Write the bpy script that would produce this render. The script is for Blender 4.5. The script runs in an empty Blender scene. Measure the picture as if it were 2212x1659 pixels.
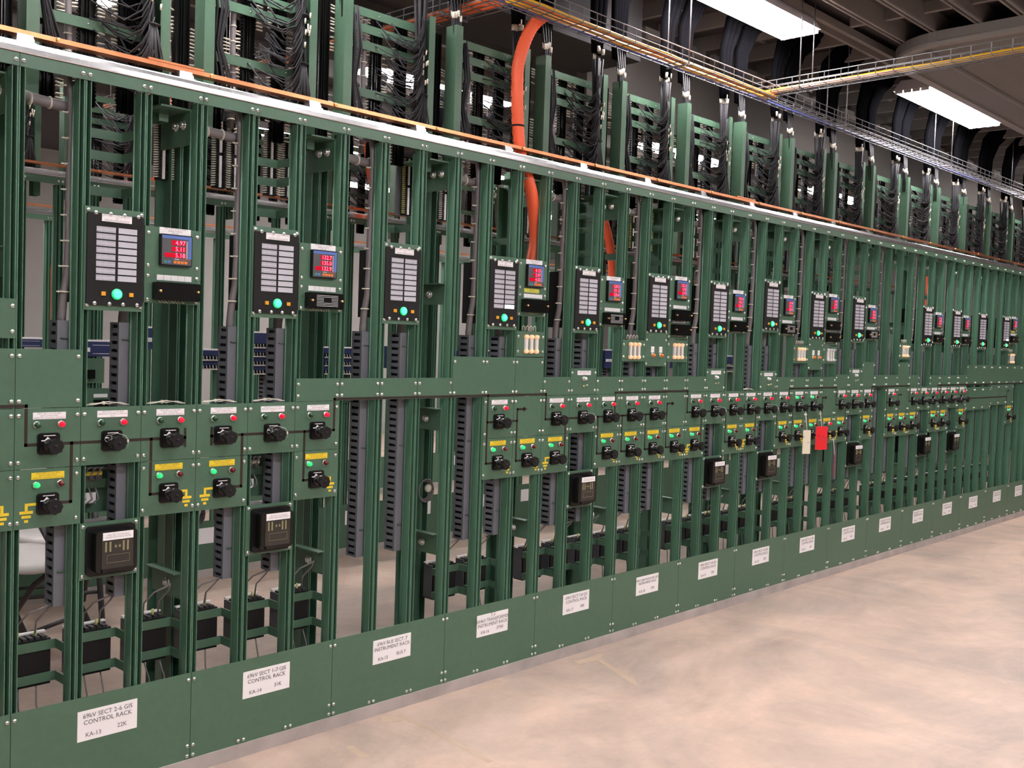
import bpy, math, random
from mathutils import Matrix, Vector
random.seed(7)
S = 0.2032          # one rack column ("bay") is 8 inches; all geometry below is laid out in bays
PI = math.pi
scn = bpy.context.scene
COL = scn.collection

# ------------------------------------------------------------------ camera, world, exposure
def cam_matrix():
    pitch, yaw, roll = -0.04352675, 0.75431661, 0.03456459
    cy, sy, cp, sp = math.cos(yaw), math.sin(yaw), math.cos(pitch), math.sin(pitch)
    f = Vector((cy*cp, sy*cp, sp)); r = Vector((sy, -cy, 0)); u = r.cross(f)
    c, s = math.cos(roll), math.sin(roll)
    r2 = c*r + s*u; u2 = -s*r + c*u
    m = Matrix(((r2.x, u2.x, -f.x, 0), (r2.y, u2.y, -f.y, 0), (r2.z, u2.z, -f.z, 0), (0, 0, 0, 1)))
    return Matrix.Translation(Vector((-6.19104, -16.03869, 7.72218))*S) @ m
cd = bpy.data.cameras.new('camera'); cam = bpy.data.objects.new('camera', cd); COL.objects.link(cam)
cam.matrix_world = cam_matrix(); cd.sensor_width = 36; cd.lens = 2236.9*36/2212; cd.clip_start = 0.05; cd.clip_end = 200
scn.camera = cam
w = bpy.data.worlds.new('world'); scn.world = w; w.use_nodes = True
w.node_tree.nodes['Background'].inputs[0].default_value = (0.9, 0.86, 0.86, 1)
w.node_tree.nodes['Background'].inputs[1].default_value = 0.03
scn.view_settings.view_transform = 'Standard'; scn.view_settings.look = 'None'
scn.view_settings.gamma = 1; scn.view_settings.use_curve_mapping = False
scn.view_settings.exposure = 0.0
LAMP = 53.0          # strength of every ceiling fixture's diffuser

# ------------------------------------------------------------------ materials
def mat(name, col, rough=0.5, metal=0.0, noise=0.0, scale=8.0, emit=0.0, ecol=None, bump=0.0, alpha=1.0, spec=None, trans=0.0, stretch=None, col2=None):
    m = bpy.data.materials.new(name); m.use_nodes = True
    nt = m.node_tree; b = nt.nodes['Principled BSDF']
    b.inputs['Base Color'].default_value = (*col, 1); b.inputs['Roughness'].default_value = rough; b.inputs['Metallic'].default_value = metal
    if spec is not None: b.inputs['Specular IOR Level'].default_value = spec
    if trans: b.inputs['Transmission Weight'].default_value = trans
    if alpha < 1: b.inputs['Alpha'].default_value = alpha
    if emit:
        b.inputs['Emission Color'].default_value = (*(ecol or col), 1); b.inputs['Emission Strength'].default_value = emit
    if noise or bump or col2:
        tc = nt.nodes.new('ShaderNodeTexCoord'); mp = nt.nodes.new('ShaderNodeMapping')
        nt.links.new(tc.outputs['Object'], mp.inputs[0])
        if stretch: mp.inputs['Scale'].default_value = stretch
        n = nt.nodes.new('ShaderNodeTexNoise'); n.inputs['Scale'].default_value = scale; n.inputs['Detail'].default_value = 5
        nt.links.new(mp.outputs[0], n.inputs[0])
        if noise or col2:
            r = nt.nodes.new('ShaderNodeValToRGB'); c2 = col2 or tuple(min(1, c*(1+noise)) for c in col)
            r.color_ramp.elements[0].position = 0.32; r.color_ramp.elements[1].position = 0.68
            r.color_ramp.elements[0].color = (*(tuple(c*(1-noise) for c in col)), 1); r.color_ramp.elements[1].color = (*c2, 1)
            nt.links.new(n.outputs[0], r.inputs[0]); nt.links.new(r.outputs[0], b.inputs['Base Color'])
        if bump:
            bp = nt.nodes.new('ShaderNodeBump'); bp.inputs['Strength'].default_value = bump; bp.inputs['Distance'].default_value = 0.002
            nt.links.new(n.outputs[0], bp.inputs['Height']); nt.links.new(bp.outputs[0], b.inputs['Normal'])
    return m
GREEN = mat('green_paint', (0.067, 0.140, 0.089), 0.42, noise=0.05, scale=40, bump=0.08)
GREEN_GLOSS = mat('green_gloss_paint', (0.080, 0.182, 0.118), 0.33, noise=0.05, scale=30)
DARKGREEN = mat('dark_green_paint', (0.030, 0.085, 0.052), 0.4, noise=0.08, scale=20)
ZINC = mat('zinc_steel', (0.72, 0.72, 0.70), 0.28, 0.9)
GALV = mat('galvanised_steel', (0.74, 0.74, 0.76), 0.2, 0.92, noise=0.10, scale=9, stretch=(1, 1, 3))
COPPER = mat('copper', (0.70, 0.27, 0.13), 0.32, 0.92, noise=0.12, scale=14)
BLACK = mat('black_plastic', (0.006, 0.006, 0.006), 0.3, noise=0.1, scale=30, spec=0.3)
BLACKGLOSS = mat('black_gloss_plastic', (0.005, 0.005, 0.005), 0.18, spec=0.35)
BLACKMATT = mat('black_matt', (0.010, 0.009, 0.010), 0.55, spec=0.25)
CABLE = mat('black_cable_sheath', (0.026, 0.025, 0.029), 0.62, spec=0.25)
CABLETHICK = mat('thick_black_cable', (0.004, 0.004, 0.005), 1.0, spec=0.0)
GREYWIRE = mat('grey_wire', (0.20, 0.18, 0.19), 0.5, noise=0.15, scale=60, stretch=(30, 30, 1))
DUCT = mat('grey_wiring_duct', (0.155, 0.16, 0.185), 0.5, noise=0.05, scale=20)
DUCTDARK = mat('slot_shade_and_terminals', (0.02, 0.02, 0.022), 0.7)
WHITE = mat('white_label', (0.93, 0.90, 0.92), 0.45)
OFFWHITE = mat('cream_sleeve', (0.72, 0.68, 0.58), 0.5)
YELLOWSLEEVE = mat('yellow_sleeve', (0.62, 0.60, 0.22), 0.5)
INK = mat('label_ink', (0.12, 0.10, 0.12), 0.6)
INKSOFT = mat('engraved_ink', (0.30, 0.26, 0.29), 0.6)
YELLOW = mat('yellow_label', (0.85, 0.62, 0.03), 0.5)
YINK = mat('ink_on_yellow', (0.33, 0.25, 0.04), 0.6)
MIMIC = mat('brown_mimic_tape', (0.022, 0.011, 0.008), 0.45)
REDON = mat('red_lens_lit', (0.8, 0.01, 0.03), 0.15, emit=0.42, ecol=(1.0, 0.0, 0.05))
REDOFF = mat('red_lens_dark', (0.11, 0.008, 0.010), 0.12)
GRNON = mat('green_lens_lit', (0.02, 0.6, 0.15), 0.15, emit=0.55, ecol=(0.03, 0.9, 0.26))
GRNOFF = mat('green_lens_dark', (0.008, 0.05, 0.022), 0.12)
CYANON = mat('green_lamp_lit', (0.05, 0.7, 0.4), 0.2, emit=1.1, ecol=(0.12, 1.0, 0.62))
GRNRING = mat('green_lamp_ring', (0.02, 0.6, 0.2), 0.3, emit=0.5, ecol=(0.02, 0.8, 0.25))
CLEARLENS = mat('clear_lens', (0.75, 0.75, 0.75), 0.12)
AMBER = mat('amber_lens', (0.75, 0.20, 0.03), 0.2)
ORANGEBTN = mat('orange_button', (0.80, 0.36, 0.02), 0.4)
WINDOW = mat('annunciator_window', (0.55, 0.55, 0.62), 0.35, noise=0.04, scale=30)
WINLIT = mat('annunciator_window_lit', (0.8, 0.8, 0.95), 0.3, emit=1.6, ecol=(0.80, 0.82, 1.0))
METERFACE = mat('meter_grey_face', (0.075, 0.075, 0.085), 0.45)
METERBLUE = mat('meter_blue_band', (0.09, 0.17, 0.50), 0.4)
LEDBACK = mat('led_window', (0.35, 0.0, 0.012), 0.2, emit=0.35, ecol=(1, 0.0, 0.03))
LED = mat('led_digit', (1, 0.2, 0.3), 0.3, emit=2.2, ecol=(1.0, 0.12, 0.25))
ORANGEKEY = mat('orange_key', (0.75, 0.20, 0.03), 0.5)
TEALKEY = mat('teal_key', (0.02, 0.25, 0.17), 0.5)
BRASS = mat('brass', (0.65, 0.45, 0.20), 0.3, 0.9)
FUSECAP = mat('fuse_neon_cap', (0.80, 0.48, 0.30), 0.2, emit=0.5, ecol=(1.0, 0.55, 0.30))
FUSEBODY = mat('fuse_body', (0.80, 0.76, 0.74), 0.35)
ORANGE = mat('orange_conduit', (0.90, 0.13, 0.045), 0.45, bump=0.3, scale=30)
ORANGECABLE = mat('orange_cable', (0.80, 0.15, 0.03), 0.5)
YELCABLE = mat('yellow_cable', (0.80, 0.42, 0.02), 0.45)
BLUECABLE = mat('blue_cable', (0.03, 0.06, 0.40), 0.45)
WIREZINC = mat('zinc_wire', (0.20, 0.20, 0.215), 0.5, 0.6)
BLUECHASSIS = mat('blue_chassis', (0.022, 0.034, 0.115), 0.4)
TAGRED = mat('red_tag', (0.75, 0.01, 0.02), 0.5)
TAGWHITE = mat('manila_tag', (0.72, 0.66, 0.52), 0.6)
STRING = mat('cotton_string', (0.72, 0.68, 0.62), 0.8)
GLASS = mat('relay_glass', (0.020, 0.020, 0.018), 0.08, spec=0.6)
CONTACT = mat('relay_contacts', (0.26, 0.235, 0.12), 0.45)
CHAIRWHITE = mat('chair_plastic', (0.62, 0.58, 0.56), 0.45)
CHAIRLEG = mat('chair_steel', (0.035, 0.032, 0.035), 0.4)
CEIL = mat('ceiling_deck_paint', (0.052, 0.047, 0.050), 0.8, noise=0.08, scale=2)
JOIST = mat('joist_paint', (0.20, 0.185, 0.18), 0.7, noise=0.08, scale=3)
SOFFIT = mat('soffit_paint', (0.17, 0.16, 0.155), 0.8, noise=0.06, scale=1)
RIM = mat('soffit_rim_paint', (0.26, 0.245, 0.235), 0.7)
BULK = mat('bulkhead_paint', (0.092, 0.080, 0.074), 0.8, noise=0.07, scale=1.5)
WALL = mat('wall_paint', (0.31, 0.29, 0.28), 0.8, noise=0.03, scale=2)
KERB = mat('kerb_concrete', (0.42, 0.37, 0.35), 0.75, noise=0.15, scale=6, bump=0.3)
FIXHOUSE = mat('fixture_housing', (0.62, 0.58, 0.60), 0.5)
DIFF = mat('fixture_lamps', (1, 1, 1), 0.5, emit=LAMP, ecol=(1.0, 0.955, 0.95))

def floor_mat():
    m = bpy.data.materials.new('polished_concrete'); m.use_nodes = True; nt = m.node_tree; b = nt.nodes['Principled BSDF']
    tc = nt.nodes.new('ShaderNodeTexCoord')
    def noise(scale, det=6, rough=0.6, sx=1, dist=0.0):
        mp = nt.nodes.new('ShaderNodeMapping'); mp.inputs['Scale'].default_value = (sx, 1, 1); mp.inputs['Rotation'].default_value = (0, 0, 0.4)
        nt.links.new(tc.outputs['Object'], mp.inputs[0]); n = nt.nodes.new('ShaderNodeTexNoise')
        n.inputs['Scale'].default_value = scale; n.inputs['Detail'].default_value = det; n.inputs['Roughness'].default_value = rough
        n.inputs['Distortion'].default_value = dist
        nt.links.new(mp.outputs[0], n.inputs[0]); return n
    def ramp(src, p0, p1, c0, c1):
        r = nt.nodes.new('ShaderNodeValToRGB'); e = r.color_ramp.elements
        e[0].position, e[1].position = p0, p1; e[0].color = (*c0, 1); e[1].color = (*c1, 1)
        nt.links.new(src.outputs[0], r.inputs[0]); return r
    a = ramp(noise(1.3, 12, 0.66, 0.6, 1.0), 0.36, 0.64, (0.42, 0.325, 0.268), (0.62, 0.458, 0.368))
    c = ramp(noise(0.75, 9, 0.62, 1.6, 1.8), 0.36, 0.58, (0.78, 0.81, 0.84), (1.02, 1.0, 1.0))
    d = ramp(noise(11, 8, 0.75), 0.3, 0.72, (0.90, 0.89, 0.88), (1.04, 1.04, 1.04))
    def mul(x, y):
        k = nt.nodes.new('ShaderNodeMixRGB'); k.blend_type = 'MULTIPLY'; k.inputs[0].default_value = 1
        nt.links.new(x.outputs[0], k.inputs[1]); nt.links.new(y.outputs[0], k.inputs[2]); return k
    k = mul(mul(a, c), d); nt.links.new(k.outputs[0], b.inputs['Base Color'])
    b.inputs['Roughness'].default_value = 0.42; b.inputs['Specular IOR Level'].default_value = 0.35
    return m
FLOOR = floor_mat()
STAIN = mat('floor_stain', (0.47, 0.35, 0.26), 0.5, noise=0.10, scale=5)

# ------------------------------------------------------------------ mesh builder (bay units)
class MB:
    def __init__(s): s.v = []; s.f = []; s.m = []; s.mi = 0; s.sm = []
    def mat(s, i): s.mi = i; return s
    def _add(s, vs, fs, smooth=False):
        b = len(s.v); s.v += vs; s.f += [tuple(b+i for i in f) for f in fs]; s.m += [s.mi]*len(fs); s.sm += [smooth]*len(fs)
        return s
    def box(s, x0, x1, y0, y1, z0, z1):
        return s._add([(x0,y0,z0),(x1,y0,z0),(x1,y1,z0),(x0,y1,z0),(x0,y0,z1),(x1,y0,z1),(x1,y1,z1),(x0,y1,z1)],
            [(0,3,2,1),(4,5,6,7),(0,1,5,4),(1,2,6,5),(2,3,7,6),(3,0,4,7)])
    def hexa(s, a, b):   # two quads a (4 pts) and b (4 pts) joined
        return s._add(list(a)+list(b), [(3,2,1,0),(4,5,6,7),(0,1,5,4),(1,2,6,5),(2,3,7,6),(3,0,4,7)])
    def tube(s, pts, r, n=6, r1=None, smooth=True, cap=True):
        P = [Vector(p) for p in pts]; rings = []; k = len(P)
        ref = None
        for i, p in enumerate(P):
            t = (P[min(i+1, k-1)]-P[max(i-1, 0)]).normalized()
            if ref is None: ref = Vector((0,0,1)) if abs(t.z) < 0.9 else Vector((1,0,0))
            a = t.cross(ref).normalized(); bb = a.cross(t).normalized(); ref = bb
            rr = r if r1 is None else r+(r1-r)*i/(k-1)
            if callable(rr): rr = rr(i)
            rings.append([tuple(p+(a*math.cos(2*PI*j/n)+bb*math.sin(2*PI*j/n))*rr) for j in range(n)])
        vs = [q for ring in rings for q in ring]
        fs = [(i*n+j, i*n+(j+1)%n, (i+1)*n+(j+1)%n, (i+1)*n+j) for i in range(k-1) for j in range(n)]
        if cap: fs += [tuple(range(n-1, -1, -1)), tuple((k-1)*n+j for j in range(n))]
        return s._add(vs, fs, smooth)
    def lathe_y(s, c, prof, n=12, smooth=True):   # prof: list of (radius, y offset) revolved round the y axis
        x, y, z = c; vs = []; k = len(prof)
        for r, dy in prof: vs += [(x+r*math.cos(2*PI*j/n), y+dy, z+r*math.sin(2*PI*j/n)) for j in range(n)]
        fs = [(i*n+j, i*n+(j+1)%n, (i+1)*n+(j+1)%n, (i+1)*n+j) for i in range(k-1) for j in range(n)]
        fs += [tuple(range(n-1, -1, -1)), tuple((k-1)*n+j for j in range(n))]
        return s._add(vs, fs, smooth)
    def prism_y(s, poly, y0, y1):    # polygon in x,z extruded along y
        n = len(poly); vs = [(x, y0, z) for x, z in poly]+[(x, y1, z) for x, z in poly]
        return s._add(vs, [tuple(range(n)), tuple(range(2*n-1, n-1, -1))]+[(j, (j+1) % n+0, (j+1) % n+n, j+n)[::-1] for j in range(n)])
    def prism_z(s, poly, z0, z1):
        n = len(poly); vs = [(x, y, z0) for x, y in poly]+[(x, y, z1) for x, y in poly]
        return s._add(vs, [tuple(range(n-1, -1, -1)), tuple(range(n, 2*n))]+[(j, (j+1) % n, (j+1) % n+n, j+n) for j in range(n)])
    def prism_x(s, poly, x0, x1):    # polygon in y,z extruded along x
        n = len(poly); vs = [(x0, y, z) for y, z in poly]+[(x1, y, z) for y, z in poly]
        return s._add(vs, [tuple(range(n-1, -1, -1)), tuple(range(n, 2*n))]+[(j, (j+1) % n, (j+1) % n+n, j+n) for j in range(n)])
    def mesh(s, name, mats):
        me = bpy.data.meshes.new(name); me.from_pydata([(x*S, y*S, z*S) for x, y, z in s.v], [], s.f)
        for m in (mats if isinstance(mats, (list, tuple)) else [mats]): me.materials.append(m)
        me.polygons.foreach_set('material_index', s.m); me.polygons.foreach_set('use_smooth', s.sm); me.update()
        return me
    def build(s, name, mats, parent=None, loc=(0, 0, 0)):
        return link(name, s.mesh(name, mats), parent, loc)
def link(name, data, parent=None, loc=(0, 0, 0), rot=None):
    o = bpy.data.objects.new(name, data); COL.objects.link(o); o.parent = parent
    o.location = Vector(loc)*S
    if rot: o.rotation_euler = rot
    return o
def tag(o, label, cat, group=None, kind=None):
    o['label'] = label; o['category'] = cat
    if group: o['group'] = group
    if kind: o['kind'] = kind
    return o
def thing(name, loc, label, cat, group=None, rot=None): return tag(link(name, None, None, loc, rot), label, cat, group)
def struct(name, mb, m): o = mb.build(name, m); o['kind'] = 'structure'; return o
def copy_tree(o, loc, label=None, group=None, rename=None):
    c = o.copy(); COL.objects.link(c); c.location = Vector(loc)*S
    if label: c['label'] = label
    if group: c['group'] = group
    def rec(src, dst):
        for ch in list(src.children):
            k = ch.copy(); COL.objects.link(k); k.parent = dst; rec(ch, k)
    rec(o, c); return c
_txt = {}
def text(name, body, size, parent, loc, m, align='CENTER', lsp=1.0):
    key = (body, size, m.name, align, lsp)
    if key not in _txt:
        c = bpy.data.curves.new(name, 'FONT'); c.body = body; c.size = size*S; c.align_x = align; c.align_y = 'CENTER'
        c.space_line = lsp; c.resolution_u = 2
        tmp = bpy.data.objects.new(name, c); me = bpy.data.meshes.new_from_object(tmp); me.name = name; me.materials.clear(); me.materials.append(m)
        bpy.data.objects.remove(tmp); bpy.data.curves.remove(c); _txt[key] = me
    return link(name, _txt[key], parent, loc, (PI/2, 0, 0))

# ------------------------------------------------------------------ where everything stands
SEAM = [0.0, 3.011, 6.025, 9.006, 11.914, 14.896, 17.860, 20.818, 23.809, 26.825, 29.851, 32.928, 35.985, 38.982, 41.982, 45.0, 48.0, 51.0]
def U(b):
    if b < 0: return b*1.004
    i = min(int(b//3), 16); return SEAM[i]+(SEAM[i+1]-SEAM[i])*(b-3*i)/3.0
def pitch(b): return U(math.floor(b)+1)-U(math.floor(b))
def at(b): return U(b)
ORD = ['first','second','third','fourth','fifth','sixth','seventh','eighth','ninth','tenth','eleventh','twelfth','thirteenth','fourteenth','fifteenth','sixteenth','seventeenth']
def rackname(k):
    if k < 0: return 'rack cut by picture edge'
    if k <= 4: return 'rack KA-%d' % (13+k)
    return '%s placard from camera end' % ORD[k]
def NTH(k): return ORD[k] if k < len(ORD) else ['eighteenth','nineteenth','twentieth','twenty-first','twenty-second'][k-17]
def where(b):
    k = math.floor(b/3); return '%s column, %s' % (['first', 'middle', 'last'][int(b-3*k)], rackname(k))
POSTTOP = 11.5

# ------------------------------------------------------------------ room
def room():
    x0, x1, y0, y1, zc = -45, 78, -45, 46, 17.9
    struct('floor', MB().box(x0, x1, y0, y1, -0.5, 0), FLOOR)
    struct('ceiling', MB().box(x0, x1, y0, y1, zc, zc+0.5), CEIL)
    struct('wall_back', MB().box(x0, x1, y1, y1+.5, 0, zc), WALL)
    struct('wall_front', MB().box(x0, x1, y0-.5, y0, 0, zc), WALL)
    struct('wall_left', MB().box(x0-.5, x0, y0, y1, 0, zc), WALL)
    struct('wall_right', MB().box(x1, x1+.5, y0, y1, 0, zc), WALL)
    # concrete kerb under each row
    k = MB()
    struct('trim_1', MB().box(-20, 60, -0.045, 1.5, 0, 0.25), KERB)
    struct('trim_2', MB().box(-20, 72, ROW2-0.045, ROW2+1.5, 0, 0.25), KERB)
    struct('trim_3', MB().box(-20, 72, ROW3-0.045, ROW3+1.5, 0, 0.25), KERB)
    # brown bulkhead hanging from the ceiling behind the tall frames, with pale sills between the cable drops
    struct('trim_4', MB().box(17.7, 78, 3.8, 4.2, 14.6, 17.6), BULK)
    m = MB(); x = 18.3
    while x < 74:
        m.box(x, x+1.45, 3.62, 3.82, 17.25, 17.6); x += 1.96
    struct('trim_5', m, RIM)
    m = MB(); x = -20.0
    while x < 76:
        m.box(x, x+0.15, -.6, 3.8, 17.45, 17.9); m.box(x+.5, x+.95, 1.6, 1.7, 17.6, 17.9); x += 1.96
    struct('trim_6', m, JOIST)
    m2 = MB()
    for y in (-14, -12.2, -10.5, -9.0, -7.4, -6.1, -4.9, -3.55, -2.4):
        m2.box(-30, 76, y, y+0.07, 17.3, 17.9); m2.box(-30, 76, y+0.15, y+0.21, 17.3, 17.9)
    for x in range(-28, 76, 4): m2.box(x, x+.16, -14, -1.3, 17.6, 17.9)
    for y in (6.5, 9.5, 12.5, 16, 19.5, 23, 27, 31): m2.box(-10, 76, y, y+.2, 17.3, 17.9)
    struct('trim_7', m2, JOIST)
    m = MB().box(-30, 76, -1.20, -1.08, 17.44, 17.62).box(-30, 76, -.76, -.64, 17.44, 17.62).box(-30, 76, -1.2, -.64, 17.62, 17.66)
    struct('trim_8', m, JOIST)
    # dropped soffit with a rounded corner and a pale rim
    pts = []
    cx, cy, r = 27.3, -3.9, 2.35
    for i in range(0, 13):
        a = PI - i*(PI/2)/12; pts.append((cx+r*math.cos(a), cy+r*math.sin(a)))
    path = [(24.75, -14.5)]+pts+[(78, -1.55)]
    struct('trim_9', MB().prism_z((path+[(78, -14.5)])[::-1], 17.0, 17.3), SOFFIT)
    rim = MB()
    for (ax, ay), (bx, by) in zip(path[:-1], path[1:]):
        d = Vector((bx-ax, by-ay)).normalized(); n = Vector((d.y, -d.x))*0.28
        rim.hexa([(ax, ay, 16.9), (bx, by, 16.9), (bx+n.x, by+n.y, 16.9), (ax+n.x, ay+n.y, 16.9)],
                 [(ax, ay, 17.02), (bx, by, 17.02), (bx+n.x, by+n.y, 17.02), (ax+n.x, ay+n.y, 17.02)])
    struct('trim_10', rim, RIM)
    struct('trim_12', MB().box(25.6, 78, -3.10, -3.0, 16.88, 16.98), JOIST)
    # solid dark box, its colour standing in for the shade of a recess
    struct('trim_11', MB().box(11.2, 17.5, 1.7, 3.8, 15.6, 17.85), mat('recess_shade_colour', (0.03, 0.027, 0.03), 0.8))
    # stains on the floor
    def stain(n, pts, z=0.002):
        m = MB(); m.prism_z(pts, 0.0, z); o = m.build(n, STAIN); o['kind'] = 'structure'
    stain('floor_stain', [(6.99,-.40),(7.25,-.10),(7.42,-.50),(7.38,-.62),(7.1,-.52)])
    stain('floor_stain', [(5.60,-1.52),(5.72,-.90),(5.86,-.93),(5.76,-1.55)])
    stain('floor_stain', [(12.9,-.60),(13.0,-.36),(13.4,-.44),(13.95,-.42),(13.98,-.52),(13.55,-.72)])
    stain('floor_stain', [(13.50,-.68),(13.62,-.70),(13.0,-2.2),(12.72,-2.5),(12.78,-2.2)])
    stain('floor_stain', [(9.78,-.40),(9.95,-.27),(10.7,-.28),(10.72,-.36),(10.4,-.48)])
    stain('floor_stain', [(7.45,-.30),(7.60,-.26),(7.55,-1.2),(7.30,-3.2),(7.18,-3.2),(7.42,-1.4)])
ROW2, ROW3 = 12.6, 22.9
def fixture_proto():
    t = thing('ceiling_light', (0, 0, 0), 'x', 'ceiling light')
    h = MB()
    h.hexa([(-3.65,-.68,0.05),(3.65,-.68,0.05),(3.65,.68,0.05),(-3.65,.68,0.05)], [(-3.55,-.45,.42),(3.55,-.45,.42),(3.55,.45,.42),(-3.55,.45,.42)])
    for sx in (-3.65, 3.60):
        for i in range(4): h.box(sx, sx+.05, -.6+i*.31, -.33+i*.31, -.05, .06)
    h.build('housing', FIXHOUSE, t)
    d = MB()
    for i in range(4):
        y = -.47+i*.313; d.prism_x([(y-.14, .04), (y-.10, -.04), (y, -.07), (y+.10, -.04), (y+.14, .04)], -3.58, 3.58)
    d.build('lamp_tubes', DIFF, t)
    hg = MB()
    for x in (-2.6, 2.6): hg.tube([(x, 0, .4), (x, 0, .9)], .02, 5)
    hg.build('hanger', WIREZINC, t)
    return t
def lights():
    base = [18.45-31, 2.95, 18.45, 33.95, 49.45]
    spots = []
    for x in base: spots.append((x, -0.67, 17.0, 'over the front of the near rack row'))
    for x in (-12.55, 2.95, 18.45, 33.95, 49.45): spots.append((x, -13.8, 17.0, 'unseen, added to light the rack fronts'))  # unseen row, added to put more light on the rack fronts
    for x in (-12.55, 2.95, 18.45, 33.95): spots.append((x, -27, 17.0, 'unseen, far in front of the racks'))
    for x in (4.2, 20.2, 36.4, 52.6): spots.append((x, 13.3, 17.0, 'over the second rack row'))
    for x in (7.4, 23.7, 40.0, 56.3): spots.append((x, 26.4, 17.0, 'over the third rack row'))
    for x in (33.8, 50.0): spots.append((x, 36.2, 17.0, 'beyond the third rack row'))
    p = None
    cnt = {}
    for x, y, z, d in spots:
        i = cnt.get(d, 0); cnt[d] = i+1
        lab = 'long white ceiling light, %s from camera end, %s' % (ORD[i], d)
        if d.startswith('over the front') and i == 2: lab = 'big glaring ceiling light cut by the top of the picture'
        if d.startswith('over the front') and i == 3: lab = 'glaring ceiling light with four tubes under the curved soffit'
        if p is None:
            p = fixture_proto(); p.location = Vector((x, y, z))*S; p['label'] = lab; p['group'] = 'ceiling lights'
        else: copy_tree(p, (x, y, z), lab, 'ceiling lights')

# ------------------------------------------------------------------ shared meshes
def dome(r=0.034):
    m = MB(); m.lathe_y((0, 0, 0), [(r, 0), (r, -.006), (r*.9, -.016), (r*.6, -.026), (r*.25, -.030)], 10)
    m.mat(1).box(-r*.55, r*.55, -.031, -.026, -.004, .004)
    return m.mesh('screw', [ZINC, BLACKMATT])
SCREW = dome()
BIGBOLT = MB().lathe_y((0, 0, 0), [(.085, 0), (.085, -.01), (.05, -.012), (.05, -.05), (.03, -.055)], 10).mesh('bolt', ZINC)
def screws(parent, pts, y=-.015, data=None, name='screw'):
    for x, z in pts: link(name, data or SCREW, parent, (x, y, z))

def post_mesh(h0, h1):
    m = MB(); 
    m.box(-.098, -.086, 0, .19, h0, h1).box(.086, .098, 0, .19, h0, h1)
    m.box(-.024, -.005, 0, .17, h0, h1).box(.005, .024, 0, .17, h0, h1).box(-.086, .086, .170, .19, h0, h1)
    m.tube([(-.103, .20, h0), (-.103, .20, h1-.01)], .015, 8)
    return m.mesh('upright', GREEN_GLOSS)
POST = post_mesh(.25, POSTTOP)
def rear_column_mesh():
    m = MB(); h0, h1 = .25, 11.4
    m.box(.07, .085, 1.15, 1.38, h0, h1).box(.445, .46, 1.15, 1.7, h0, h1).box(.238, .258, 1.15, 1.7, h0, h1).box(.275, .295, 1.15, 1.7, h0, h1)
    m.box(.07, .46, 1.7, 1.73, h0, h1)
    return m.mesh('rear_column', GREEN_GLOSS)
REARCOL = rear_column_mesh()
def gusset_mesh(z0, z1, n):
    m = MB(); m.box(-.02, .02, .19, 1.2, z0, z1)
    if z1 > 11: m.box(-.55, .02, .19, 1.3, z1-.03, z1)
    else: m.box(-.16, .02, .19, 1.2, z1-.02, z1)
    return m.mesh('gusset_plate', GREEN)
GUS = [gusset_mesh(10.83, 11.42, 2), gusset_mesh(8.40, 8.85, 1), gusset_mesh(5.70, 6.18, 1), gusset_mesh(3.02, 3.48, 1)]
BOLTX = MB(); BOLTX._add(*[[], []])
def boltx():
    m = MB(); n = 10; prof = [(.085, 0), (.085, -.012), (.052, -.014), (.052, -.06), (.03, -.066)]; vs = []
    for r, dx in prof: vs += [(dx, r*math.cos(2*PI*j/n), r*math.sin(2*PI*j/n)) for j in range(n)]
    fs = [(i*n+j, i*n+(j+1) % n, (i+1)*n+(j+1) % n, (i+1)*n+j) for i in range(len(prof)-1) for j in range(n)]+[tuple((len(prof)-1)*n+j for j in range(n))]
    m._add(vs, fs, True); return m.mesh('bolt', ZINC)
BOLTX = boltx()
PLACARD = {0: '69kV SECT 2-6 GIS\nCONTROL RACK|KA-13|22K', 1: '69kV SECT 1-7 GIS\nCONTROL RACK|KA-14|31K', 2: '69kV BUS SECT. 7\nINSTRUMENT RACK|KA-15|BUS 7',
    3: 'T-3\n69/4kV TRANSFORMER\nINSTRUMENT RACK|KA-16|3TRK', 4: '69kV SECT 7-8 GIS\nCONTROL RACK|KA-17|30K', 5: '69kV LINE PDE-M-782 GEN\nINSTRUMENT RACK|KA-18|30K',
    6: '69kV SECT 3-8 GIS\nCONTROL RACK|KA-19|32K', 7: '69kV SECT 1-8 GIS\nCONTROL RACK|KA-20|47K'}
PLZ = {0: 1.29, 1: 1.29, 2: 1.31, 3: 1.315, 4: 1.33}
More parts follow.
